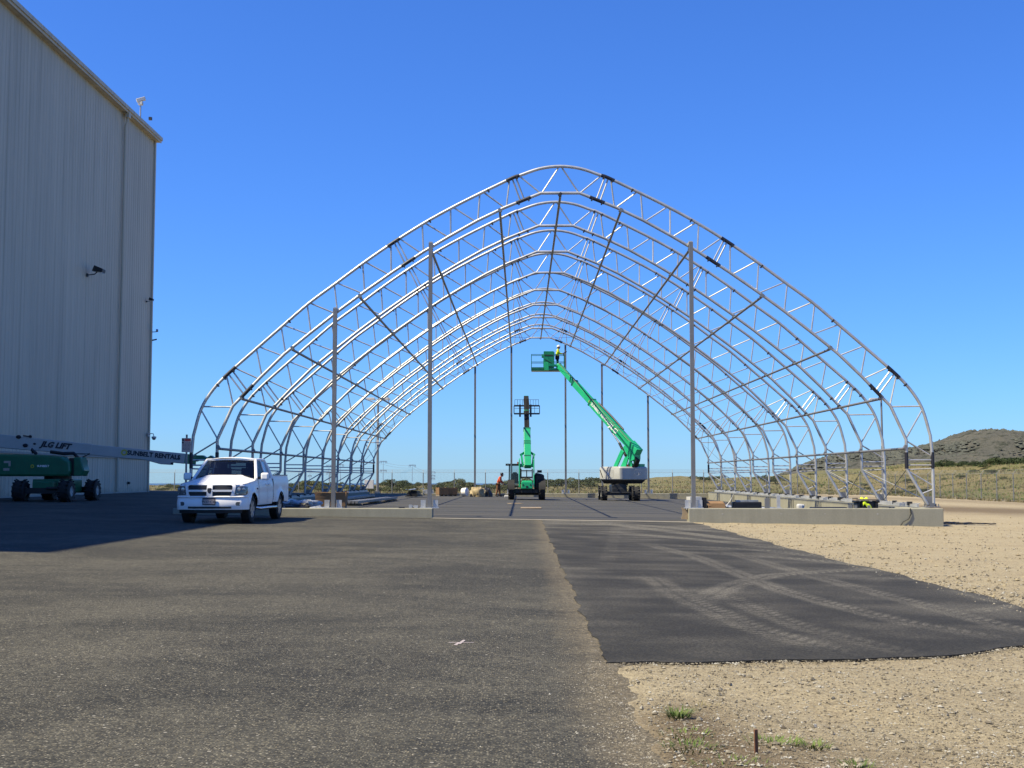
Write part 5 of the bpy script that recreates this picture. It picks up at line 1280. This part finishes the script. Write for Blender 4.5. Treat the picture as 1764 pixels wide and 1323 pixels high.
for x in (-.46,.24):
    b = MB(); b.bar(c_+Vector((x,.05,-.28)), c_+Vector((x,1.25,-.22)), .12,.05,(0,0,1),.10,.02); b.build('fork', M['ink'], th)
text('maker_name', 'JCB', .17, face_matrix((.02,-1.68,2.19),(1,0,0),(0,0,1)), M['white_plain'], th, .004, .2, .008, 1.5)
b = MB(); b.box((.02,-1.676,2.34),(.4,.006,.05)); b.build('maker_stripe', M['sign_white'], th)

# ------------------------------------------------------------------ parked lift in the shade, left
JX, JY = -21.85, 58.8
jl = empty('boom_lift', (JX, JY, float(gz(JX))), label='dark green boom lift with a long white boom parked in the shade by the hangar', cat='boom lift')
for s in (-1, 1):
    for yy_ in (-1.75, 1.75): wheel(jl, (s*1.04, yy_, .48), .485, .52, M['cw_grey'], s, 5, 16, .5)
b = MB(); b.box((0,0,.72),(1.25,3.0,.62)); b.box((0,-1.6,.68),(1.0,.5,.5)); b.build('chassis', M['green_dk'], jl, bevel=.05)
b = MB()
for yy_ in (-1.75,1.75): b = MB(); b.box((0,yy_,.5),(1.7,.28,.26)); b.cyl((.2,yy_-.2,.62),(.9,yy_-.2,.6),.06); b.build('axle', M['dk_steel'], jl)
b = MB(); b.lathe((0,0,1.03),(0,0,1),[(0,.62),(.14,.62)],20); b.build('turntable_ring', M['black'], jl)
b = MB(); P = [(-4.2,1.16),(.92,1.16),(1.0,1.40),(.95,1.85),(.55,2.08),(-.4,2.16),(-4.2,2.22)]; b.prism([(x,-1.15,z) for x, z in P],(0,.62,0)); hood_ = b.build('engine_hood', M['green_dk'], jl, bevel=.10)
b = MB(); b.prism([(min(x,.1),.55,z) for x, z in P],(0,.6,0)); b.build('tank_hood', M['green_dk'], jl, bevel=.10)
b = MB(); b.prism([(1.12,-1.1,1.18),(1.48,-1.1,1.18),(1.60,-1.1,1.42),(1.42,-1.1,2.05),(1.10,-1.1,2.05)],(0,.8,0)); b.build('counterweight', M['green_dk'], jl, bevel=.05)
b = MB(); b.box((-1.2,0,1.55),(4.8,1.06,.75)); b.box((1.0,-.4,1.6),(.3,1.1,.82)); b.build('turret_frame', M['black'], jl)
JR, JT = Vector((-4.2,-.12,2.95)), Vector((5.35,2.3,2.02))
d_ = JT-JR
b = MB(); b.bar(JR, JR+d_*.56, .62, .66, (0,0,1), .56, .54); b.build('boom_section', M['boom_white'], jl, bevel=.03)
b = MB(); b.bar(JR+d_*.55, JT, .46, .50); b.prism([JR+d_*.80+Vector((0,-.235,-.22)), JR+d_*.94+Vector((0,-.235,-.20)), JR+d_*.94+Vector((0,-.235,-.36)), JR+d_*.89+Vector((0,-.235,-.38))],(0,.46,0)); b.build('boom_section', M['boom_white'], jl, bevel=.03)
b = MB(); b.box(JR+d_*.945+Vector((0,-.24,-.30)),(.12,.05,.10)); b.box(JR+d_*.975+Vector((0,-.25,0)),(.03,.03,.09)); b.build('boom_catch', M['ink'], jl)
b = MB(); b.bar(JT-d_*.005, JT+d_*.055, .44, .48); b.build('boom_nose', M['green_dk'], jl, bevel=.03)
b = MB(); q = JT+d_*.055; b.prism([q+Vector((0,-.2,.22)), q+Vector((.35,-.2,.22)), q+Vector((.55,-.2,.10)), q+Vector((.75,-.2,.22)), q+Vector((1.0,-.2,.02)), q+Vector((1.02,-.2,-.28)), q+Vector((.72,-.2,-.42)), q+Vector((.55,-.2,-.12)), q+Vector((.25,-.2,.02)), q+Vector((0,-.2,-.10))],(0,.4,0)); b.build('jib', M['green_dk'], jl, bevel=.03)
side = Vector((0,-1,0)) - d_.normalized()*Vector((0,-1,0)).dot(d_.normalized())
nrm = d_.normalized().cross(Vector((0,0,1))).normalized(); nrm = nrm if nrm.y < 0 else -nrm; upj = Vector((0,0,1))
def onj(t_, v_, o_): return JR + d_*t_ + upj*v_ + nrm*o_
text('boom_lettering', 'JLG LIFT', .36, face_matrix(onj(.393,.04,.305), d_, upj), M['ink'], jl, .003, .35, .02, 1.02)
text('boom_lettering', 'SUNBELT RENTALS', .30, face_matrix(onj(.852,.02,.238), d_, upj), M['ink'], jl, .003, 0, .014, .98)
b = MB(); c_ = onj(.712,.02,.242); b.lathe(c_, nrm, [(0,.15),(.006,.15),(.006,.08),(0,.08)], 16); b.build('yellow_emblem', M['yellow_logo'], jl)
b = MB(); b.lathe((-.78,-1.158,1.62),(0,-1,0),[(0,.085),(.006,.085),(.006,.045),(0,.045)],14); b.build('yellow_emblem', M['yellow_logo'], jl)
text('hood_lettering', 'SUNBELT', .13, face_matrix((-.28,-1.155,1.63),(1,0,0),(0,0,1)), M['white_plain'], jl, .003, 0, .004, 1.05)
b = MB(); b.box((-1.95,-1.156,1.82),(.32,.006,.10)); b.box((-1.84,-1.156,1.70),(.10,.006,.16)); b.box((-1.98,-1.156,1.48),(.28,.006,.12)); b.build('hood_decal', M['sign_white'], jl)
b = MB(); b.box((-.45,-1.155,1.44),(.85,.008,.035)); b.box((-1.15,-1.154,1.56),(.42,.006,.36)); b.build('hood_vent', M['green_dk'], jl)
b = MB(); b.tube([(-1.0,-.5,2.25),(-1.1,-.5,2.42),(-.85,-.5,2.2)],.08,6); b.tube([(-.2,-.5,2.3),(.4,-.5,2.22),(.85,-.4,2.24),(1.0,-.2,2.0)],.09,6); b.bar((.6,-.45,2.22),(1.55,-.2,2.22),.03,.03); b.bar((1.15,-.3,2.02),(1.55,-.2,2.22),.04,.05); b.build('hydraulic_hose', M['black'], jl, smooth=50)
b = MB()
for (x,z,s_) in ((-2.05,3.02,.13),(-1.55,3.05,.09),(-1.75,2.62,.13),(-1.35,2.70,.07)): b.ball(onj((x+4.2)/9.55, z-(2.95-.93*(x+4.2)/9.55), .33), s_, (1,.3,.7), 10, 6)
b.bar(onj(.245,.36,.3), onj(.285,.33,.3), .06,.07); b.build('boom_fittings', M['ink'], jl)

# ------------------------------------------------------------------ people
def skin_mesh(name, chains, mat, parent, sub=1, root=0):
    vs_ = []; es = []; rad = []
    idx = {}
    def vid(p, r):
        k = tuple(round(c, 4) for c in p)
        if k not in idx: idx[k] = len(vs_); vs_.append(tuple(p)); rad.append(r)
        return idx[k]
    for ch in chains:
        prev = None
        for p, r in ch:
            i = vid(p, r)
            if prev is not None and prev != i: es.append((prev, i))
            prev = i
    me = bpy.data.meshes.new(name); me.from_pydata(vs_, es, []); me.materials.append(mat)
    o = bpy.data.objects.new(name, me); COL.objects.link(o)
    if parent is not None: o.parent = parent
    o.modifiers.new('skin', 'SKIN')
    if not me.skin_vertices: 
        pass
    for i, sv in enumerate(me.skin_vertices[0].data):
        r = rad[i]; sv.radius = (r, r) if not isinstance(r, tuple) else r; sv.use_root = (i == root)
    o.modifiers['skin'].use_smooth_shade = True
    s_ = o.modifiers.new('sub', 'SUBSURF'); s_.levels = sub; s_.render_levels = sub
    return o
def person(loc, rz, pose, shirt, trous, hat, label, vest=None):
    """pose: dict of joints in metres; +x is the way the person faces"""
    e = empty('person', loc, rz, label=label, cat='person')
    J = {k: Vector(v) for k, v in pose.items()}
    ch = [[(J['pelvis'],.115),(J['waist'],.105),(J['chest'],.125),(J['neck'],.055),(J['head0'],.055)]]
    for s in 'LR':
        ch += [[(J['chest'],.125),(J['sh'+s],.06),(J['el'+s],.043),(J['wr'+s],.030)], [(J['pelvis'],.115),(J['hip'+s],.088),(J['kn'+s],.062),(J['an'+s],.042)]]
    skin_mesh('body', ch, M['skin'], e, 1)
    b = MB(); c_ = J['head']; b.ball(c_, .1, (1.02,.80,1.22), 16, 12); b.ball(c_+Vector((.02,0,-.075)), .07, (1.05,.85,.8)); b.ball(c_+Vector((.105,0,-.015)), .02, (1.2,.7,1.3), 8, 6)
    for s in (-1,1): b.ball(c_+Vector((-.005,s*.082,-.005)), .025, (.7,.35,1.1), 8, 6)
    hd = b.build('head', M['skin'], e, smooth=60)
    b = MB()
    for s in (-1,1): b.ball(c_+Vector((.092,s*.034,.012)), .012, (.6,1.1,.7), 8, 5)
    b.box(c_+Vector((.097,0,-.062)),(.012,.05,.010)); b.build('face_detail', M['interior'], hd)
    hp_ = c_+Vector((0,0,.045)); b = MB(); b.lathe(hp_, (-.08,0,1), [(0,.118),(.05,.116),(.09,.10),(.118,.06),(.125,.001)], 18); b.lathe(hp_, (-.08,0,1), [(-.004,.117),(.0,.135),(.008,.135),(.012,.117)], 18); b.box(hp_+Vector((.13,0,.008)),(.10,.14,.014),(0,.15,0)); b.bar(hp_+Vector((-.09,0,.10)),hp_+Vector((.08,0,.115)),.03,.02); b.build('hard_hat', M[hat], e, smooth=40)
    top = [[(J['pelvis']+Vector((0,0,.03)),.145),(J['waist'],.135),(J['chest'],.155),(J['neck']-Vector((0,0,.03)),.085)]]
    for s in 'LR': top.append([(J['chest'],.155),(J['sh'+s],.080),(J['el'+s],.062),(J['el'+s].lerp(J['wr'+s],.85),.046)])
    skin_mesh('shirt', top, M[shirt], e, 1)
    low = [[(J['pelvis'],.135),(J['hip'+s],.108),(J['kn'+s],.082),(J['an'+s]+Vector((0,0,.01)),.068)] for s in 'LR']
    skin_mesh('trousers', low, M[trous], e, 1)
    for s in 'LR':
        a = J['an'+s]; f_ = J.get('ft'+s, a+Vector((.18,0,-.06))); skin_mesh('boot', [[(a+Vector((-.02,0,.05)),.058),(a+Vector((-.02,0,-.03)),.058),(a.lerp(f_,.6)+Vector((0,0,-.02)),.048),(f_,.040)]], M['boot'], e, 1)
        wv = J['wr'+s]; d = (wv - J['el'+s]).normalized(); sx_ = d.cross(Vector((0,0,1))); sx_ = sx_.normalized() if sx_.length > .1 else Vector((0,1,0)); dn = d.cross(sx_)
        hc = [[(wv,.028),(wv+d*.05,.034),(wv+d*.085,.032)]]
        for k, (o_, l_) in enumerate(((-.028,.065),(-.010,.078),(.010,.074),(.028,.058))):
            p0 = wv+d*.085+sx_*o_; hc.append([(wv+d*.085,.032),(p0+d*.012,.0095),(p0+d*l_*.55+dn*.012,.009),(p0+d*l_*.8+dn*.035,.008)])
        hc.append([(wv+d*.05,.034),(wv+d*.06+sx_*(.042 if s == 'L' else -.042),.0105),(wv+d*.095+sx_*(.050 if s == 'L' else -.050)+dn*.01,.009)])
        skin_mesh('hand', hc, M['skin'], e, 1)
    return e, J
px_, py_ = -1.70, 88.9
wk, J = person((px_, py_, float(gz(px_)) + .012), R_(-8), dict(pelvis=(0,0,.90), waist=(.05,0,1.05), chest=(.14,0,1.26), neck=(.21,0,1.43), head0=(.25,0,1.48), head=(.285,0,1.545),
    shL=(.16,.18,1.36), shR=(.16,-.18,1.36), elL=(.20,.22,1.08), elR=(.17,-.22,1.08), wrL=(.40,.13,.96), wrR=(.36,-.14,.94), hipL=(0,.09,.86), hipR=(0,-.09,.86), knL=(.10,.10,.48), knR=(-.02,-.10,.48),
    anL=(.12,.11,.10), anR=(-.12,-.10,.10), ftL=(.30,.12,.04), ftR=(.06,-.11,.04)), 'hivis_o', 'trouser', 'dark_hat', 'worker in orange safety shirt and brown trousers walking on the slab')
b = MB(); b.bar((.36,-.12,.90),(.56,-.05,.84),.07,.05); o = b.build('hand_tool', M['ink']); o.location = wk.location; o.rotation_euler = wk.rotation_euler; tag(o, 'dark hand tool held by the worker in orange', 'hand tool')
bw = basket_world
wk2, J = person((bw.x + .66, bw.y - .05, bw.z + .02), R_(5), dict(pelvis=(0,0,.92), waist=(.0,0,1.06), chest=(.03,0,1.29), neck=(.06,0,1.47), head0=(.075,0,1.52), head=(.09,0,1.59),
    shL=(.04,.19,1.39), shR=(.04,-.19,1.39), elL=(.16,.23,1.14), elR=(.14,-.23,1.14), wrL=(.38,.14,1.17), wrR=(.36,-.12,1.16), hipL=(0,.09,.88), hipR=(0,-.09,.88), knL=(.05,.11,.49), knR=(.02,-.11,.49),
    anL=(-.01,.12,.09), anR=(-.01,-.12,.09), ftL=(.19,.13,.03), ftR=(.19,-.13,.03)), 'hivis_y', 'navy', 'white_hat', 'worker in yellow safety shirt and white hard hat standing in the raised basket')
b = MB(); b.bar((.38,-.05,1.14),(.66,0,1.30),.09,.07); b.bar((.42,-.03,1.16),(.44,-.03,1.02),.05,.06); o = b.build('power_tool', M['ink']); o.location = wk2.location; o.rotation_euler = wk2.rotation_euler; tag(o, 'dark power tool in the hands of the worker in the basket', 'power tool')

# ------------------------------------------------------------------ loose things on the slab
def crate(x, y, rz, wx, wy, h, label, pal=.12, bow=.05):
    e = empty('cardboard_box', (x, y, float(gz(x)) + .012), R_(rz), label=label, cat='cardboard box'); t_ = .02
    b = MB()
    def wall(p, q, nx_, ny_):
        def f_(u, v):
            bo = bow*math.sin(PI*u)*v*v + bow*.9*v*v; return (p[0]+(q[0]-p[0])*u + nx_*bo, p[1]+(q[1]-p[1])*u + ny_*bo, pal + (h-pal)*v - .03*math.sin(PI*u)*v)
        b.grid(f_, 8, 4)
    hx, hy = wx/2, wy/2
    wall((-hx,-hy),(hx,-hy),0,-1); wall((hx,-hy),(hx,hy),1,0); wall((hx,hy),(-hx,hy),0,1); wall((-hx,hy),(-hx,-hy),-1,0); b.box((0,0,pal+.02),(wx,wy,.03))
    o = b.build('box_wall', M['cardboard'], e); md = o.modifiers.new('thick', 'SOLIDIFY'); md.thickness = t_; md.offset = -1
    for s in (-1,0,1):
        b = MB(); b.box((s*(wx/2-.06),0,.05),(.09,wy,.09)); b.build('pallet_runner', M['pallet'], e)
    b = MB(); 
    for k in range(5): b.box((0,-wy/2+.08+k*(wy-.16)/4,pal-.015),(wx,.10,.02))
    tag(b.build('pallet_deck', M['pallet'], e), kind='stuff'); return e
crate(-7.95, 52.3, 4, 1.22, 1.1, .70, 'large open cardboard box with bowed sides behind the first front column')
crate(-5.62, 88.2, 28, .72, .60, .62, 'lit square cardboard box on a pallet beyond the second front column', .12, .01)
crate(-5.02, 88.9, 28, .74, .55, .60, 'cardboard box turned to its shaded side, right of the lit box', .12, .01)
def heap(name, x, y, rx, ry, h, mat, seed, label, cat, amp=.35, nu=28, nv=9, rz=0., fold=5.):
    b = MB(); 
    def f_(u, v):
        a = 2*PI*u; t_ = v; r = math.cos(t_*PI/2)**.55; n_ = mnoise.fractal(Vector((math.cos(a)*1.6+seed, math.sin(a)*1.6, t_*2.5)), 1, 2, 4); n2 = abs(mnoise.noise(Vector((math.cos(a)*fold+seed*3, math.sin(a)*fold, t_*4))))
        k = 1 + amp*n_ - .18*n2; return (rx*r*k*math.cos(a), ry*r*k*math.sin(a), max(0, h*(math.sin(t_*PI/2)**.8)*(1+amp*n_*.8)))
    b.grid(f_, nu, nv); o = b.build(name, M[mat], smooth=50, loc=(x, y, float(gz(x)) + .012)); o.rotation_euler = (0,0,rz); return tag(o, label, cat)
heap('plastic_bundle', -8.75, 50.2, .72, .8, .36, 'plastic_clear', 2, 'heap of crumpled clear plastic sheeting right of the pickup', 'plastic sheet', .4)
heap('plastic_bundle', -7.55, 46.6, .40, .4, .20, 'plastic_clear', 5, 'small pale plastic heap in front of the large cardboard box', 'plastic sheet', .45)
heap('black_bundle', -8.6, 48.6, .55, .5, .26, 'tarp_black', 8, 'dark bundle in front of the crumpled plastic by the pickup', 'bundle', .45)
heap('plastic_bundle', -10.1, 53.5, .8, 1.3, .30, 'plastic_clear', 12, 'shaded plastic covered roll behind the pickup tailgate', 'plastic sheet', .3)
def beam_stack(x, y, L_, n, label, rz=0., mat='galv_col', nm='steel_beam_stack'):
    e = empty(nm, (x, y, float(gz(x)) + .012), R_(rz), label=label, cat='steel beams')
    for i in range(n):
        c, r = i % 4, i // 4; b = MB(); b.bar((c*.17,0,.16+r*.13),(c*.17+.02*r,L_-.4*(i % 3),.16+r*.13),.12,.11); b.build('steel_beam', M[mat], e)
    for y_ in (.5, L_/2, L_-.8): b = MB(); b.box((.26,y_,.05),(.9,.10,.09)); b.build('timber_block', M['pallet'], e)
    return e
beam_stack(-8.1, 57.5, 12, 4, 'stack of long steel beams lying behind the large cardboard box', -3)
beam_stack(-9.6, 62, 15, 4, 'shaded stack of steel beams along the left side of the slab', 0)
e = empty('lumber_bundle', (-7.05, 81.9, float(gz(-7.05)) + .012), R_(-12), label='black strapped bundle with torn plastic on top in the left middle of the slab', cat='bundle')
b = MB()
for i in range(6): b.box((0,0,.08+.065*i),(.80-.05*i,1.4-.1*i,.055),(0,0,.04*(i%3)))
b.build('bundle_core', M['tarp_black'], e); b = MB()
b.grid(lambda u, v: ((u-.5)*.95+.08, (v-.5)*1.3, .48+.10*mnoise.noise(Vector((u*4,v*4,3)))+.08*u), 14, 10); b.build('plastic_cover', M['plastic_clear'], e, smooth=50)
heap('foam_heap', -3.05, 87.8, .62, .55, .62, 'tan_tarp', 17, 'heap of tan foam and canvas between the cardboard boxes and the worker', 'heap', .35)
o = MB(); o.lathe((0,0,.32),(.9,-.42,.1),[(-.2,.001),(-.2,.29),(.14,.30),(.16,.26),(.16,.001)],18); o = o.build('white_roll', M['white_foam'], smooth=40, loc=(-3.95, 87.3, float(gz(-3.95)) + .01)); tag(o, 'white round foam roll at the left end of the tan heap', 'roll')
heap('black_tarp', -2.45, 88.0, .36, .5, .58, 'tarp_black', 23, 'black tarpaulin lump at the right end of the tan heap', 'tarpaulin', .25)
o = MB(); o.box((0,0,.08),(.32,.3,.18)); o = o.build('white_bag', M['white_sheet'], bevel=.05, loc=(-1.05, 86.4, float(gz(-1.05)))); tag(o, 'small white bag on the slab left of the telehandler wheel', 'bag')
o = MB(); o.box((0,0,.2),(.42,.4,.42)); o = o.build('grey_box', M['plastic_clear'], bevel=.02, loc=(-7.25, 94.5, .0)); tag(o, 'small grey box on the ground left of the second front column', 'box')
o = MB(); o.box((0,0,.02),(.95,1.7,.02)); o = o.build('plywood_sheet', M['plywood'], loc=(.42, 58.0, float(gz(.4)) + .012)); tag(o, 'pale plywood sheet lying on the slab before the telehandler', 'plywood sheet')
o = MB(); o.box((0,0,.02),(.7,1.0,.02)); o = o.build('plywood_sheet', M['plywood'], loc=(-.35, 67.0, float(gz(0)) + .012)); o.rotation_euler = (0,0,.2); tag(o, 'smaller plywood sheet lying farther back near the telehandler', 'plywood sheet')
# bits on the front beams
def on_beam(name, x, mat, make, label, cat, y=43.27, z=.332):
    b = MB(); make(b); o = b.build(name, M[mat], loc=(x, y, z)); tag(o, label, cat); return o
def mk_br(b): b.box((-.1,0,.06),(.10,.1,.12)); b.box((.1,0,.05),(.12,.1,.10)); b.bar((-.15,0,.1),(.15,0,.03),.04,.04)
on_beam('clamp_bracket', -3.75, 'galv', mk_br, 'pair of small steel clamps on the left front beam near the second column', 'bracket')
on_beam('dark_offcut', -4.15, 'ink', lambda b: b.box((0,0,.02),(.2,.08,.035)), 'flat dark offcut lying on the left front beam', 'offcut')
on_beam('clamp_bracket', 8.45, 'galv_col', lambda b: b.box((0,0,.17),(.16,.10,.34)), 'short steel angle standing on the right front beam, left of the tall bracket', 'bracket')
on_beam('column_bracket', 8.84, 'galv', lambda b: (b.box((0,0,.22),(.11,.09,.44)), b.box((0,0,.008),(.22,.2,.016))), 'tall pale steel bracket standing on the right front beam', 'bracket')
on_beam('clamp_bracket', 11.4, 'galv_col', lambda b: (b.box((-.1,0,.06),(.12,.1,.12)), b.box((.1,0,.05),(.07,.1,.10))), 'pair of small steel brackets on the right front beam before the black mat', 'bracket')
on_beam('clamp_bracket', 11.95, 'galv_col', lambda b: b.box((0,0,.05),(.09,.08,.10)), 'single tiny bracket on the right front beam by the cart', 'bracket')
e = empty('open_carton', (6.35, 45.2, float(gz(6.35)) + .012), R_(6), label='white open carton just right of the third front column', cat='carton')
b = MB(); b.box((-.15,0,.33),(.42,.6,.62)); b.build('carton_side', M['white_sheet'], e); b = MB(); b.box((.14,0,.34),(.20,.56,.56)); b.build('carton_mouth', M['interior'], e)
e = empty('cardboard_flaps', (6.95, 45.0, float(gz(6.95)) + .012), label='brown cardboard with folded flaps behind the right front beam', cat='cardboard')
b = MB(); b.box((0,0,.45),(.62,.5,.025),(.25,0,.1)); b.box((.0,-.26,.36),(.60,.02,.22),(-.3,0,0)); b.build('flap', M['cardboard'], e); b = MB(); b.box((0,.1,.2),(.55,.4,.4)); b.build('box_wall', M['cardboard_in'], e)
o = MB(); o.grid(lambda u, v: (-.30+.55*u, .3*(v-.5), .28 + .45*(u**2.6)*(1-.2*v)), 12, 3); o = o.build('curled_sheet', M['white_sheet'], smooth=50, loc=(7.33, 44.9, float(gz(7.3)) + .10)); tag(o, 'white sheet curling upwards behind the right front beam', 'sheet')
e = empty('tool_case', (8.05, 45.0, float(gz(8.05)) + .012), label='long black tool case behind the right front beam', cat='case'); b = MB(); b.box((0,0,.36),(1.02,.42,.32)); b.build('case_body', M['tarp_black'], e, bevel=.03)
b = MB(); b.box((0,0,.10),(.9,.4,.2)); b.build('case_base', M['pallet'], e); b = MB(); b.box((.2,-.216,.40),(.4,.006,.05)); b.build('case_print', M['dk_steel'], e); b = MB(); b.box((0,0,.545),(.8,.3,.05)); b.build('loose_paper', M['plastic_clear'], e)
o = MB(); o.box((0,0,.3),(1.25,.5,.22)); o.box((0,0,.1),(1.2,.5,.2)); o = o.build('black_mat', M['tarp_black'], bevel=.03, loc=(10.95, 44.9, float(gz(10.95)) + .012)); tag(o, 'low black case left of the cart with the yellow vest', 'case')
o = MB(); o.box((0,0,.27),(.2,.3,.42)); o.box((.10,0,.40),(.1,.2,.16),(0,.5,0)); o = o.build('plastic_bag', M['white_sheet'], bevel=.06, loc=(10.0, 45.2, float(gz(10)) + .012)); tag(o, 'crumpled white plastic bag behind the middle of the right beam', 'bag')
ct = empty('utility_cart', (12.25, 44.75, float(gz(12.25)) + .012), label='black utility cart under a yellow vest at the right end of the beam', cat='cart')
b = MB()
for s in (-1,1): b.box((s*.33,0,.34),(.09,.5,.42)); b.box((s*.36,0,.58),(.13,.54,.06))
b.box((0,0,.36),(.42,.46,.46)); b.build('cart_body', M['black'], ct, bevel=.02); b = MB(); b.box((-.05,0,.63),(.70,.5,.05)); b.build('cart_top', M['pallet'], ct)
for sx_ in (-1,1):
    for sy_ in (-1,1): b = MB(); b.cyl((sx_*.3-.025,sy_*.2,.08),(sx_*.3+.025,sy_*.2,.08),.08); b.build('caster', M['rubber'], ct)
b = MB(); b.grid(lambda u, v: (-.17+.34*u, -.28+.46*v, .66+.05*math.sin(u*9)*math.cos(v*7)-(max(0,u-.6)*.5)-max(0,.22-v)*.9), 14, 12); o = b.build('safety_vest', M['hivis_y'], smooth=50, loc=ct.location); md = o.modifiers.new('t','SOLIDIFY'); md.thickness=.02; tag(o, 'bright yellow safety vest draped over the black cart', 'safety vest')
o = MB(); o.grid(lambda u, v: (.05*math.sin(v*3)-.12+.22*u, .0, .05+.42*v*(1-.25*u)), 5, 6); o = o.build('cardboard_scrap', M['plywood'], loc=(5.60, 43.25, float(gz(5.6)) + .03)); md = o.modifiers.new('t','SOLIDIFY'); md.thickness=.02; tag(o, 'bent scrap of orange brown cardboard leaning on the right beam end', 'cardboard scrap')
for i, (x, y0, L_) in enumerate([(11.3,50,14),(11.55,51,15),(11.8,49.5,14),(12.15,52,16),(12.5,50,14),(10.9,60,15),(10.6,62,14)]):
    o = MB(); o.cyl((0,0,.06),(.05*(i%3-1)*3,L_,.06),.05,8); o = o.build('steel_tube', M['galv'], smooth=50, loc=(x, y0, float(gz(x)) + .012))
    tag(o, 'long steel tube lying on the slab, %s in from the right beam' % ['fifth','fourth','third','second','nearest','sixth','seventh'][i], 'steel tube', 'steel tubes lying along the right beam')
    o2 = MB()

for o in list(bpy.data.objects):     # the goods behind the right beam stand on low timbers
    if o.parent is None and o.name.split('.')[0] in ('open_carton','cardboard_flaps','curled_sheet','tool_case','black_mat','plastic_bag','utility_cart','safety_vest'): o.scale.z = 1.28
